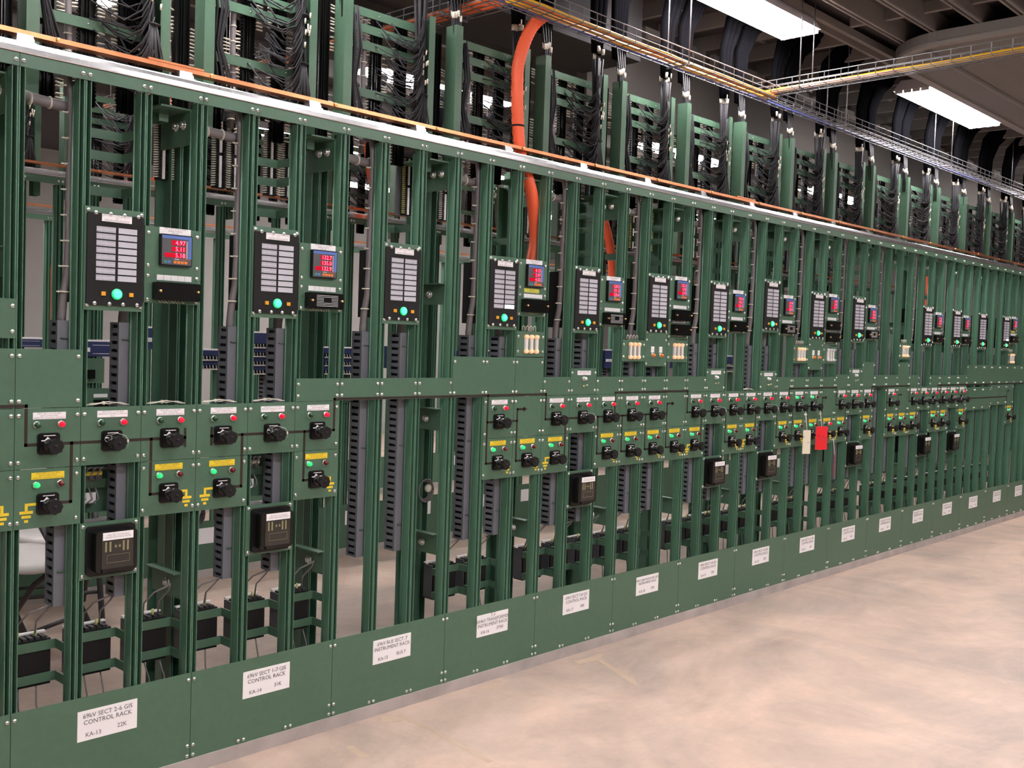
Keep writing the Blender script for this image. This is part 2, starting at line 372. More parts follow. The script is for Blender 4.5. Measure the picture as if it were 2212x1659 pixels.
def rack(k, row=0.0, tagged=True):
    """one control rack: three slotted uprights, header, floor panel, rear column and gusset plates"""
    if row == 0: x0 = U(3*k); x1 = U(3*k+3); posts = [U(3*k+j)-x0 for j in range(3)]
    else: x0 = 3*k; x1 = x0+3; posts = [0, 1, 2]
    t = link('control_rack', None, None, (x0, row, 0)); wd = x1-x0
    for p in posts: link('upright', POST, t, (p, 0, 0))
    h = MB().box(.004, wd-.004, -.022, 0.0, 11.5, 11.69).box(.004, wd-.004, 0, .35, 11.66, 11.69)
    ho = h.build('header_rail', GREEN, t)
    for j, p in enumerate(posts+[wd]):
        if j > 0: link('screw', SCREW, ho, (p-.055, -.022, 11.585))
        if j < 3: link('screw', SCREW, ho, (p+.055, -.022, 11.585))
    kp = MB().box(.005, wd-.005, -.022, 0, .25, 1.765).build('floor_panel', GREEN, t)
    if row == 0:
        for x in (.055, wd-.055):
            for z in (1.648, .487, .312): link('screw', SCREW, kp, (x, -.022, z))
        for x in (.95, 1.06, 1.95, 2.06): link('screw', SCREW, kp, (x*wd/3, -.022, .312))
    pz = 1.3
    if row == 0 or k % 2 == 0:
        ph = .245
        pl = MB().box(-.5, .5, -.03, -.022, -ph, ph).build('placard', WHITE, kp, (wd/2+.02, 0, pz))
        if row == 0:
            body = PLACARD.get(k, '69kV SECT %s GIS\nCONTROL RACK|KA-%d|%dK' % (['2-3', '3-4', '4-9', '5-6'][k % 4], 13+k, 33+k)).split('|')
            text('lettering', body[0], .105 if k != 5 else .088, pl, (0, -.034, .10), INK)
            text('lettering', body[1], .10, pl, (-.24, -.034, -.155), INK); text('lettering', body[2], .10, pl, (.24, -.034, -.125), INK)
    # rear column stands behind the seam at the right end
    if row == 0: link('rear_column', REARCOL, t, (wd, 0, 0))
    for gi, g in enumerate(GUS):
        if row: continue
        go = link('gusset_plate', g, t, (wd-.10, 0, 0))
        for y, z in ([(.41, 11.18), (.66, 11.18)], [(.66, 8.62)], [(.66, 5.94)], [(.66, 3.24)])[gi]:
            link('bolt', BOLTX, go, (-.02, y, z))
    return t
def row_of_racks():
    for k in range(-2, 17):
        t = rack(k)
        tag(t, 'green slotted steel control rack, %s' % ('cut off by the picture edge' if k == -1 else 'outside the picture' if k < 0 else 'placarded KA-%d' % (13+k) if k <= 4 else 'with the '+rackname(k)), 'rack', 'near row of green control racks')
    p = rack(0, ROW2); tag(p, 'green rack of the second row, first from the camera end', 'rack', 'second row of green racks')
    n = 1
    for k in range(1, 22):
        copy_tree(p, (3*k, ROW2, 0), 'green rack of the second row, %s from the camera end' % NTH(k), 'second row of green racks')
    for k in range(2, 23):
        copy_tree(p, (3*k, ROW3, 0), 'green rack of the distant third row, %s from the camera end' % NTH(k-2), 'third row of green racks')

# galvanised channel and copper bar on top of a row
def top_bars(Y, x0, x1, nm, near):
    m = MB(); x = x0
    g = thing('galvanised_channel', (x0, Y, 0), 'shiny galvanised steel channel lying along the top of %s' % nm, 'channel', 'galvanised channels')
    L = x1-x0; joints = [U(3*i)-x0-.08 for i in (-3, 3, 9, 15)] if near else [L/2]
    cuts = [0]+[j for j in joints if 0 < j < L]+[L]
    for a, b in zip(cuts[:-1], cuts[1:]):
        prof = [(.01, 11.70), (-.02, 11.702), (-.028, 11.715), (-.031, 11.79), (-.028, 11.85), (-.02, 11.862), (.30, 11.862), (.33, 11.84), (.33, 11.70)]
        MB().prism_x(prof, a+.006, b-.006).build('channel_length', GALV, g)
    c = thing('copper_bus_bar', (x0, Y, 0), 'long copper ground bar on standoffs above the galvanised channel of %s' % nm, 'bus bar', 'copper ground bars')
    MB().box(0, L, .12, .34, 12.005, 12.075).build('bar', COPPER, c)
    if near:
        x = .9
        sm = MB().box(-.15, .15, .03, .30, 11.862, 11.895).box(-.13, .13, .06, .28, 11.895, 11.95).box(-.12, .12, .08, .26, 11.95, 12.005).mesh('standoff', GALV)
        while x < L: link('standoff', sm, c, (x, 0, 0)); x += 2.62
        bt = MB().lathe_y((0, 0, 0), [(.035, 0), (.035, -.03), (.02, -.035)], 8).mesh('bolt', BRASS)
        x = 1.4
        while x < L: link('bolt', bt, c, (x, .12, 12.04)); x += 2.62
        clamps = MB().box(-.5, .5, .10, .44, 12.075, 12.11).mesh('splice_plate', COPPER)
        for x in (8.6, 26.8, 46): link('splice_plate', clamps, c, (x, 0, 0))

# ------------------------------------------------------------------ mimic diagram and panels
zA, zB, zU = 5.86, 4.94, 6.455
SEG = []
def L(*p):
    for a, b in zip(p[:-1], p[1:]): SEG.append((a, b))
L((-3, zU), (.165, zU), (.165, zA), (2.79, zA)); L((2.79, 5.72), (2.79, 6.0)); L((.86, zA), (.86, zB), (.5, zB)); L((2.18, zA), (2.18, zB), (2.5, zB))
L((3.29, 5.72), (3.29, 6.0)); L((3.29, zA), (5.89, zA), (5.89, zU), (12.13, zU), (12.13, zA), (14.80, zA), (14.80, zU), (18.1, zU), (18.1, zA), (20.8, zA))
L((3.895, zA), (3.895, zB), (3.5, zB)); L((5.22, zA), (5.22, zB), (5.5, zB))
L((10.13, zU), (10.13, zB), (10.5, zB)); L((10.13, zA), (11.13, zA)); L((11.36, 6.125), (11.13, 6.125), (11.13, zB), (11.5, zB))
L((12.87, zA), (12.87, zB), (12.5, zB)); L((14.12, zA), (14.12, zB), (14.5, zB)); L((15.12, zA), (15.12, zB), (15.5, zB)); L((16.15, zA), (16.15, zB), (16.5, zB))
L((14.8, zA), (17.12, zA)); L((17.36, 6.125), (17.12, 6.125), (17.12, zB), (17.5, zB)); L((18.85, zA), (18.85, zB), (18.5, zB)); L((20.14, zA), (20.14, zB), (20.5, zB))
L((21.16, 5.72), (21.16, 6.0)); L((21.16, zA), (26.14, zA)); L((21.85, zA), (21.85, zB), (21.5, zB)); L((23.14, zA), (23.14, zB), (23.5, zB))
L((23.87, zA), (23.87, zU), (27.12, zU), (27.12, zA), (29.86, zA), (29.86, zU), (33.12, zU), (33.12, zA), (35.86, zA), (35.86, zU), (50, zU))
L((24.14, zA), (24.14, zB), (24.5, zB)); L((25.14, zA), (25.14, zB), (25.5, zB)); L((26.36, 6.125), (26.14, 6.125), (26.14, zB), (26.5, zB))
L((27.86, zA), (27.86, zB), (27.5, zB)); L((29.14, zA), (29.14, zB), (29.5, zB)); L((31.14, zU), (31.14, zB), (31.5, zB)); L((31.14, zA), (32.14, zA))
L((32.36, 6.125), (32.14, 6.125), (32.14, zB), (32.5, zB)); L((33.86, zA), (33.86, zB), (33.5, zB)); L((35.14, zA), (35.14, zB), (35.5, zB))
L((36.2, zU), (36.2, zB), (36.5, zB)); L((36.2, zA), (44.14, zA)); L((38.14, zA), (38.14, zB), (38.5, zB)); L((44.36, 6.125), (44.14, 6.125), (44.14, zB), (44.5, zB))
ARROWS = [11.36, 17.36, 26.36, 32.36, 44.36]
WTXT = ['69kV SECT 2-6 GIS BKR\nSECT 2 M/O DISC\nREMOTE CONTROL SWITCH', '69kV SECT 2-6 GIS BKR\nREMOTE CONTROL SWITCH\n2K-C', '69kV SECT 1-7 GIS BKR\nSECT 7 M/O DISC\nREMOTE CONTROL SWITCH']
def panel(name, b0, b1, z0, z1, kindname, wires=True, extra=None):
    """flat green panel on bays b0..b1 (inclusive) with its own screws and its stretch of the mimic diagram"""
    xa, xb = U(b0)+.004, U(b1+1)-.004; w = xb-xa
    o = MB().box(0, w, -.016, 0, z0+.004, z1-.004).build(name, GREEN, None, (xa, 0, 0))
    for x in [i for b in range(b0, b1+1) for i in (U(b)+.055-xa, U(b+1)-.055-xa)]:
        for z in (z0+.105, z1-.115): link('screw', SCREW, o, (x, -.016, z))
    m = MB(); hit = 0
    for (ax, az), (bx, bz) in SEG:
        hw = .024
        sx0, sx1 = sorted((U(ax), U(bx))); sz0, sz1 = sorted((az, bz))
        sx0 -= hw; sx1 += hw; sz0 -= hw; sz1 += hw
        cx0, cx1, cz0, cz1 = max(sx0, xa), min(sx1, xb), max(sz0, z0+.004), min(sz1, z1-.004)
        if cx1 > cx0 and cz1 > cz0: m.box(cx0-xa, cx1-xa, -.0185, -.016, cz0, cz1); hit = 1
    for a in ARROWS:
        if xa < U(a) < xb and z0 < 6.125 < z1:
            x = U(a)-xa; m.prism_y([(x-.02, 6.185), (x+.11, 6.125), (x-.02, 6.065)], -.0185, -.016); hit = 1
    if hit: m.build('mimic_line', MIMIC, o)
    return o
def nameplate(parent, x, z, w, h, m, body, ink=INKSOFT, size=.036, y=-.016):
    p = MB().box(-w/2, w/2, -.014, 0, -h/2, h/2).build('nameplate', m, parent, (x, y, z))
    if body: text('lettering', body, size, p, (0, -.0155, 0), ink)
    return p
A_SW = [-1, 0, 2, 3, 5, 10, 12, 14, 15, 16, 18, 20, 21, 23, 24, 25, 27, 29, 31, 33, 35, 36, 38]
A_WIRE = [1, 4, 13, 19, 22, 28, 34, 37]
A_BLANK = [-2, 11, 17, 26, 32]
B_SW = [-1, 0, 2, 3, 5, 10, 11, 12, 14, 15, 16, 17, 18, 20, 21, 23, 24, 25, 26, 27, 29, 31, 32, 33, 35, 36, 38, 44]
GND_LEFT = [0, 3, 12, 18, 21, 27, 33, 36]

def lamp_proto():
    m = MB(); m.lathe_y((0, 0, 0), [(.058, 0), (.058, -.012), (.050, -.025), (.046, -.03)], 14)
    bz = m.mesh('bezel', ZINC)
    l = MB(); l.lathe_y((0, 0, 0), [(.045, -.02), (.046, -.05), (.042, -.08), (.030, -.10), (.012, -.108)], 14)
    return bz, l
BEZ, _l = lamp_proto(); LENS = {n: _l.mesh('lens', m) for n, m in (('ron', REDON), ('roff', REDOFF), ('gon', GRNON), ('goff', GRNOFF), ('clear', CLEARLENS), ('amber', AMBER))}
def lamp(x, z, kind, label, group='indicator lamps on the mimic panels'):
    o = link('indicator_lamp', BEZ, None, (x, -.016, z)); tag(o, label, 'indicator lamp', group)
    link('lens', LENS[kind], o)
def rounded(w, h, r, n=4):
    pts = []
    for cx, cz, a0 in ((w/2-r, h/2-r, 0), (-w/2+r, h/2-r, PI/2), (-w/2+r, -h/2+r, PI), (w/2-r, -h/2+r, 1.5*PI)):
        for i in range(n+1):
            a = a0+i*PI/2/n; pts.append((cx+r*math.cos(a), cz+r*math.sin(a)))
    return pts
def switch_parts():
    e = MB(); e.prism_y(rounded(.335, .33, .045), -.035, 0); e.prism_y(rounded(.29, .285, .04), -.05, -.035)
    e.lathe_y((0, 0, -.02), [(.10, -.05), (.095, -.065)], 14)
    e.box(-.11, .11, -.054, -.05, .115, .14)
    k = MB(); k.lathe_y((0, 0, -.02), [(.048, -.06), (.040, -.10), (.040, -.20), (.06, -.225)], 12)
    n = 24; vs = []
    for y in (-.225, -.305):
        for j in range(n):
            r = .112+.009*math.cos(8*2*PI*j/n); vs.append((r*math.cos(2*PI*j/n), y, -.02+r*math.sin(2*PI*j/n)))
    vs2 = []
    k._add(vs, [(j, j+n, (j+1) % n+n, (j+1) % n) for j in range(n)]+[tuple(range(n)), tuple(range(2*n-1, n-1, -1))])
    k.lathe_y((0, 0, -.02), [(.03, -.304), (.026, -.312)], 8)
    w_ = MB(); w_.prism_y([(-.012-.02, .11), (.03-.02, .07), (.012-.02, .03), (.022-.02, -.03), (-.004-.02, -.08), (-.042-.02, -.03), (-.040-.02, .03), (-.055-.02, .06)], -.058, -.054)
    lt = MB(); lt.box(-.125, -.07, -.0545, -.0505, .045, .06).box(.06, .12, -.0545, -.0505, .05, .066).box(-.09, .09, -.056, -.0535, .122, .133)
    return e.mesh('escutcheon', BLACK), k.mesh('knob', BLACKMATT), w_.mesh('pointer', WHITE), lt.mesh('legend_marks', WHITE)
ESC, KNOB, POINTER, LEGEND = switch_parts()
def wire_loop():
    m = MB(); pts = [(-.10+.06*math.cos(a)+.02, -.07-.01*math.sin(a), .04+.055*math.sin(a)) for a in [i*PI/6 for i in range(13)]]
    m.tube(pts, .003, 4); m.tube([(-.06, -.08, .09), (.02, -.15, .13), (.10, -.29, .10), (.13, -.32, .02), (.12, -.32, -.08)], .003, 4)
    m.box(.11, .13, -.335, -.315, .0, .04); return m.mesh('seal_wire', STRING)
SEAL = wire_loop()
def switch(x, z, label, wire=False):
    t = thing('control_switch', (x, -.016, z), label, 'switch', 'black control switches on the mimic panels')
    link('escutcheon', ESC, t); link('knob', KNOB, t); link('legend', LEGEND, t)
    if wire: link('seal_wire', SEAL, t)
    else: link('pointer', POINTER, t)
def ground_mesh(side):
    m = MB(); s = side; y0, y1 = -.0185, -.016
    def bx(a, b, c, d): m.box(min(s*a, s*b), max(s*a, s*b), y0, y1, c, d)
    bx(0, .16, .098, .138); bx(-.022, .022, .0, .138); bx(-.10, .10, -.022, .022); bx(-.070, .070, -.088, -.045); bx(-.030, .030, -.155, -.112)
    return m.mesh('ground_symbol', YELLOW)
GND = {1: ground_mesh(1), -1: ground_mesh(-1)}
def mimic_panels():
    for b in range(-2, 45):
        a = None
        if b in A_SW or b in A_WIRE or b in A_BLANK or b in (42, 43, 44):
            a = panel('switch_plate', b, b, 5.49, 6.42, 'upper')
            tag(a, 'upper green mimic panel, '+where(b), 'panel', 'green switch panels')
        if b in A_SW or b in A_WIRE:
            x = U(b)+.5*pitch(b); r = x-(U(b)+.004)
            nameplate(a, r+.01, 6.30, .50, .105, WHITE, WTXT[0 if b % 3 == 0 else 1 if b in A_WIRE else 2], size=.036)
            gon = b in (24, 25)
            lamp(x-.18, 6.165, 'gon' if gon else 'goff', ('lit' if gon else 'dark')+' green lamp over the upper switch, '+where(b))
            lamp(x+.19, 6.165, 'roff' if gon else 'ron', ('dark' if gon else 'lit')+' red lamp over the upper switch, '+where(b))
            switch(x, 5.87, ('wire-sealed black' if b in A_WIRE else 'black')+' upper control switch, '+where(b), b in A_WIRE)
        if b in B_SW:
            p = panel('switch_plate', b, b, 4.575, 5.49, 'lower')
            tag(p, 'lower green mimic panel with yellow nameplate, '+where(b), 'panel', 'green switch panels')
            x = U(b)+.5*pitch(b); r = x-(U(b)+.004)
            nameplate(p, r, 5.38, .50, .105, YELLOW, WTXT[0 if b % 3 == 0 else 2], YINK, .036)
            f = b == 26
            lamp(x-.18, 5.245, 'goff' if f else 'gon', ('dark' if f else 'lit')+' green lamp over the lower switch, '+where(b))
            lamp(x+.19, 5.245, 'ron' if f else 'roff', ('lit' if f else 'dark')+' red lamp over the lower switch, '+where(b))
            switch(x, 4.945, 'black lower control switch by yellow ground symbol, '+where(b))
            sd = 1 if b in GND_LEFT else -1
            link('ground_symbol', GND[sd], p, ((r-.315) if sd == 1 else (r+.335), 0, 4.83))
    for b0, b1, z0, z1, d in [(-2, -2, 4.575, 5.49, 0), (-2, -1, 6.42, 7.325, 0), (-1, -1, 7.47, 8.07, 0), (0, 0, 6.42, 7.325, 0), (5, 5, 6.42, 6.855, 0), (6, 6, 6.42, 6.855, 0), (7, 7, 6.42, 6.855, 0),
            (8, 8, 6.42, 6.855, 0), (9, 10, 6.42, 7.31, 0), (11, 11, 6.42, 7.31, 0), (12, 12, 6.42, 6.86, 0), (13, 13, 6.42, 7.07, 1), (14, 14, 6.42, 6.86, 0), (15, 15, 6.42, 6.86, 0), (16, 16, 6.42, 6.86, 0),
            (17, 17, 6.42, 6.86, 0), (18, 18, 6.42, 6.86, 0), (19, 19, 6.42, 7.08, 1), (22, 22, 6.42, 7.02, 1), (23, 23, 6.42, 6.82, 0), (24, 25, 6.42, 6.82, 0), (26, 26, 6.42, 6.82, 0), (27, 27, 6.42, 6.9, 0),
            (28, 28, 6.42, 7.12, 1), (29, 29, 6.42, 7.34, 0), (30, 30, 6.42, 6.88, 0), (31, 31, 6.42, 6.88, 0), (32, 32, 6.42, 7.34, 0), (33, 33, 6.42, 6.87, 0), (35, 36, 6.42, 6.86, 0), (37, 38, 6.42, 6.86, 0),
            (39, 41, 6.42, 7.3, 0), (42, 44, 6.42, 7.3, 0), (45, 47, 6.42, 7.3, 0), (39, 41, 5.34, 6.33, 0)]:
        p = panel('blank_plate' if not d else 'lamp_plate', b0, b1, z0, z1, '')
        nm = ': '+where(b0)
        lab = 'plain green panel above the switch panels'+nm
        if z0 > 7: lab = 'small plain green panel high on the rack cut by picture edge'
        if z0 < 5: lab = 'plain green lower panel'+nm
        if z0 == 5.34: lab = 'wide plain green panel crossed by one long level brown line'
        if z1 < 6.9 and z0 > 6: lab = 'short plain green panel above the switches'+nm
        if d:
            lab = 'green panel with white lamp and toggle switch'+nm
            x = U(b0)+.5*pitch(b0)
            nameplate(p, x-U(b0), z1-.115, .50, .105, WHITE, WTXT[1])
            lamp(x, z1-.255, 'clear', 'white round lamp above the toggle switch, '+where(b0), 'white lamps over toggle switches')
            t = thing('toggle_switch', (x, -.016, z1-.44), 'small metal toggle switch under white lamp, '+where(b0), 'switch', 'metal toggle switches')
            MB().lathe_y((0, 0, 0), [(.03, 0), (.03, -.02), (.02, -.022), (.02, -.04)], 8).build('nut', BRASS, t)
            MB().tube([(0, -.03, 0), (.01, -.12, .035)], .010, 6, .016).build('lever', ZINC, t)
        tag(p, lab, 'panel', 'plain green panels')

# ------------------------------------------------------------------ instruments
def annunciator(b, z0=7.95, textboth=False, lit=()):
    x0 = U(b)+.01*0; w = pitch(b); H = 1.62
    t = thing('annunciator', (x0, 0, z0), 'black alarm annunciator with glowing green lamp, '+where(b), 'annunciator', 'black annunciators')
    pl = MB().box(.01, w-.01, -.016, 0, 0, H).build('mounting_plate', GREEN, t)
    screws(pl, [(.065, .075), (w-.06, .075), (.065, H-.06), (w-.06, H-.06)])
    f = MB().prism_y([(x+w*.505, z+H/2-.005) for x, z in rounded(w*.93, 1.44, .03)], -.05, -.016).build('face_plate', BLACKMATT, t)
    screws(f, [(w*q, z) for q in (.17, .41, .635, .87) for z in (.105, H-.095)], -.05)
    s = w
    nameplate(f, w*.51, 1.46, .49*s, .115, WHITE, '69kV SECT %s GIS BUS CONT\nTO\nDIGITAL ANNUNCIATOR' % ['2-6', '1-7', '7', '7-8'][b % 4], size=.036, y=-.05)
    wm = MB().box(-.155*s, .155*s, -.008, 0, -.043, .043).mesh('window', WINDOW); wl = MB().box(-.155*s, .155*s, -.008, 0, -.043, .043).mesh('window', WINLIT)
    for c in (0, 1):
        for r in range(8):
            link('window', wl if (c, r) in lit else wm, f, (w*(.34+.355*c), -.05, 1.275-.1085*r))
    body = '\n'.join(['69kV SECT BREAKER', 'GAS TRIP LOCKOUT']*8)
    text('lettering', body, .034, f, (w*.34, -.0595, .893), INKSOFT, lsp=1.6)
    if textboth: text('lettering', '\n'.join(['TRANSFORMER TROUBLE', 'RELAY OPERATED']*(3 if b == 7 else 8)), .030, f, (w*.695, -.0595, 1.17 if b == 7 else .893), INKSOFT, lsp=1.8)
    bt = MB().box(-.032, .032, -.03, 0, -.032, .032).mesh('push_button', ORANGEBTN)
    for q in (.305, .765): link('push_button', bt, f, (w*q, -.05, .265))
    g = MB(); g.lathe_y((0, 0, 0), [(.088, 0), (.088, -.02), (.070, -.03)], 18); go = g.build('lamp_ring', GRNRING, f, (w*.53, -.05, .265))
    MB().lathe_y((0, 0, 0), [(.066, -.025), (.066, -.045), (.05, -.065), (.02, -.072)], 18).build('lamp_lens', CYANON, go)
    MB().box(.08, w-.08, .19, .85, .12, 1.48).build('rear_case', BLACKMATT, t)
def seg_text(parent, body, y, x, z, sz): text('digits', body, sz, parent, (x, y, z), LED, 'RIGHT')
def test_switch(x, z, label, lines):
    t = thing('test_switch', (x, -.016, z), label, 'test switch', 'black test switch blocks')
    MB().prism_y(rounded(.80, .295, .02), -.13, 0).build('cover', BLACKGLOSS, t)
    st = MB().lathe_y((0, 0, 0), [(.022, 0), (.022, -.04), (.01, -.045)], 8).mesh('stud', BRASS)
    link('stud', st, t, (-.33, -.13, .0)); link('stud', st, t, (.35, -.13, .01))
    if lines:
        m = MB()
        for i in range(8): m.box(-.22, .27 if not 2 < i < 6 else -.06, -.1325, -.13, -.10+i*.028, -.094+i*.028)
        for i in range(3, 6): m.box(.12, .27, -.1325, -.13, -.10+i*.028, -.094+i*.028)
        m.build('cover_marking', WHITE, t)
    m = MB()
    for i in range(8): m.tube([(-.3+i*.06, .0, -.14), (-.3+i*.06, -.04, -.17), (-.22+i*.06, .02, -.19)], .007, 4)
    m.build('tail_wires', OFFWHITE, t)
def label_strip(p, x, z):
    m = MB()
    for i in range(5): m.box(-.31+i*.126, -.19+i*.126, -.008, 0, -.045, .045)
    m.build('label_strip', WHITE, p, (x, -.016, z))
def meter(b, vals, two=False, z1=9.36, z0=8.11, lines=False, note=False):
    w = pitch(b); x0 = U(b)
    p = MB().box(.005, w-.005, -.016, 0, z0, z1).build('instrument_plate', GREEN, None, (x0, 0, 0))
    tag(p, 'green instrument panel carrying a digital meter, '+where(b), 'panel', 'green instrument panels')
    top = z1-.36; sh = z1-9.36
    screws(p, [(x, z) for x in (.065, w-.06) for z in ((z1-.11, z1-.64, z1-.81, z0+.05) if not two else (z1-.11, z1-.64, z1-.81, z1-1.2, z0+.06))])
    nameplate(p, w*.53, z1-.05, .56*w, .105, WHITE, '69kV SECT 2-6 GIS MAIN\nENERGY METER\nPM1-2K', size=.036)
    t = thing('power_meter', (x0+w*.53, -.016, z1-.365), 'digital power meter with glowing red figures, '+where(b), 'meter', 'digital power meters')
    MB().prism_y(rounded(.565*w, .52, .025), -.07, 0).build('case', BLACK, t)
    f = MB().box(-.265*w, .265*w, -.078, -.07, -.24, .24).build('face', METERFACE, t)
    MB().box(-.265*w, .265*w, -.0795, -.078, .19, .24).box(.21*w, .265*w, -.0795, -.078, -.13, .19).build('blue_band', METERBLUE, f)
    MB().box(-.10, .155, -.081, -.078, .085, .165).box(-.10, .155, -.081, -.078, -.02, .06).box(-.22, .155, -.081, -.078, -.12, -.045).build('display', LEDBACK, f)
    for i, v in enumerate(vals): seg_text(f, v, -.083, .15, .123-.103*i, .105)
    MB().box(.165, .20, -.081, -.078, -.13, .17).build('phase_keys', mat('grey_key', (.3, .3, .33), .5) if 'grey_key' not in bpy.data.materials else bpy.data.materials['grey_key'], f)
    km = MB().box(-.026, .026, -.083, -.078, -.022, .022); ko = km.mesh('key', ORANGEKEY); kt = km.mesh('key', TEALKEY); kb = km.mesh('key', METERBLUE)
    link('key', kt, f, (-.20*w, 0, -.195)); link('key', kb, f, (-.135*w, 0, -.195))
    for i in range(4): link('key', ko, f, (-.03*w+i*.065*w, 0, -.195))
    text('lettering', 'HHH', .04, f, (0, -.081, -.148), WHITE); text('lettering', 'POWERLOGIC', .028, f, (.15, -.081, -.148), ORANGEKEY)
    zt = z1-1.05
    label_strip(p, w*.53, zt+.225)
    test_switch(x0+w*.545, zt, 'black test switch under the digital meter, '+where(b), lines)
    if two:
        label_strip(p, w*.53, zt-.16)
        test_switch(x0+w*.545, zt-.39, 'second lower black test switch block, '+where(b), False)
    if note:
        n = tag(MB().prism_y([(-.26, .045), (.24, .05), (.26, 0), (.24, -.05), (-.25, -.045)], -.02, -.016).build('sticky_note', mat('yellow_note', (.62, .60, .08), .6) if 'yellow_note' not in bpy.data.materials else bpy.data.materials['yellow_note'], None, (x0+w*.48, 0, z1-.70)), 'yellow handwritten note under digital meter, '+where(b), 'note', 'yellow sticky notes')
        text('lettering', '120/1 CT', .05, n, (0, -.022, 0), INK)
def fuse_panel(b, z0, z1, lit=True):
    w = pitch(b)
    p = MB().box(.005, w-.005, -.016, 0, z0, z1).build('fuse_plate', GREEN, None, (U(b), 0, 0))
    tag(p, 'green panel with three upright white fuses, '+where(b), 'panel', 'green fuse panels')
    screws(p, [(x, z) for x in (.065, w-.06) for z in (z0+.12, z1-.12)])
    zc = (z0+z1)/2
    for i in range(3):
        t = thing('fuse_holder', (U(b)+w*(.33+.18*i), -.016, zc), '%s of three upright white fuses, ' % ['first', 'middle', 'last'][i]+where(b), 'fuse', 'white fuses with glowing ends')
        MB().box(-.042, .042, -.05, 0, -.125, .125).build('body', FUSEBODY, t)
        for sz in (-.165, .165): MB().lathe_y((0, 0, sz), [(.052, 0), (.052, -.05), (.045, -.075), (.02, -.09)], 12).build('end_cap', FUSECAP if lit else CLEARLENS, t)
    m = MB()
    for i in range(4):
        x = w*(.25+i*.13); m.tube([(x, .03, z1+.02), (x, .03, z1+.10), (x+.04, .03, z1+.13), (x+.08, .03, z1+.10), (x+.08, .03, z1+.0)], .009, 5)
    m.build('loop_wires', OFFWHITE, p)
def amber_panel(b, z0, z1):
    w = pitch(b)
    p = MB().box(.005, w-.005, -.016, 0, z0, z1).build('lamp_plate', GREEN, None, (U(b), 0, 0))
    tag(p, 'green panel with two amber lamps, '+where(b), 'panel', 'green panels with amber lamps')
    screws(p, [(x, z) for x in (.065, w-.06) for z in (z0+.06, z1-.13)])
    for i, q in enumerate((.33, .70)):
        nameplate(p, w*q, z1-.38, .13, .16, WHITE, 'P%d' % (i+1), size=.05)
        lamp(U(b)+w*q, z1-.53, 'amber', '%s amber lamp under the annunciator, ' % ['first', 'second'][i]+where(b), 'amber lamps')
def relay(b):
    w = pitch(b); z0 = 3.66
    t = thing('protective_relay', (U(b), 0, z0), 'black protective relay with glass cover, '+where(b), 'relay', 'black protective relays')
    pl = MB().box(.01, w-.01, -.016, 0, 0, .07).box(.01, w-.01, -.016, 0, .84, .91).box(.01, .12, -.016, 0, .07, .84).box(w-.12, w-.01, -.016, 0, .07, .84).build('mounting_plate', GREEN, t)
    screws(pl, [(x, z) for x in (.06, w-.06) for z in (.06, .85)])
    MB().prism_y([(x+w/2, z+.455) for x, z in rounded(.80*w, .80, .07)], -.09, .02).build('case', BLACK, t)
    MB().box(w*.16, w*.84, .02, .9, .1, .8).build('rear_case', BLACKMATT, t)
    c = MB().prism_y([(x+w/2+.01, z+.46) for x, z in rounded(.68*w, .66, .06)], -.26, -.09).build('cover', BLACKGLOSS, t)
    g = MB().box(w*.26, w*.78, -.265, -.26, .19, .70).build('glass', GLASS, t)
    nameplate(t, w*.52, .71, .5*w, .12, WHITE, '69kV SECT 2-6 GIS BUS\nALARM RECEIVING METER', size=.036, y=-.265)
    m = MB()
    for q in (.31, .38, .60, .67): m.box(w*q, w*q+.03, -.27, -.265, .46, .62)
    for q in (.47, .535): m.box(w*q, w*q+.03, -.27, -.265, .52, .56)
    m.build('contacts', CONTACT, t)
    m = MB(); x0, x1, a, b_ = w*.34, w*.72, .28, .41; e = .004
    m.box(x0, x1, -.268, -.265, a, a+e).box(x0, x1, -.268, -.265, b_-e, b_).box(x0, x0+e, -.268, -.265, a, b_).box(x1-e, x1, -.268, -.265, a, b_)
    m.build('rating_frame', CONTACT, t)
    MB().lathe_y((w*.29, 0, .15), [(.03, -.26), (.03, -.29), (.015, -.295)], 10).build('reset_knob', BLACK, t)
def back_terminals(b, col):
    w = pitch(b); t = thing('relay_terminals', (U(b), .62, 4.75), 'relay terminals with looped wires, '+where(b), 'terminals', 'relay terminals behind openings')
    MB().box(.06, w-.06, .10, .13, -.15, .75).build('back_plate', GREEN, t)
    MB().box(.10, .60, -.12, .08, .42, .50).build('block', METERFACE, t)
    MB().box(.10, .60, -.13, -.06, .50, .56).build('marker_rail', YELLOW if col else OFFWHITE, t)
    MB().box(.10, .55, -.02, -.0, .02, .20).build('paper_label', WHITE, t)
    m = MB()
    for i in range(4):
        x = .16+.11*i
        m.tube([(x, -.14, .44), (x, -.2, .52), (x+.05, -.2, .60), (x+.14, -.1, .62), (.75, -.05, .58)], .014, 5)
        m.tube([(x, -.10, .30), (x, -.18, .22), (x+.03, -.18, .12), (x-.03, -.1, .03), (x-.1, 0, .02)], .014, 5)
    m.build('wires', GREYWIRE, t)
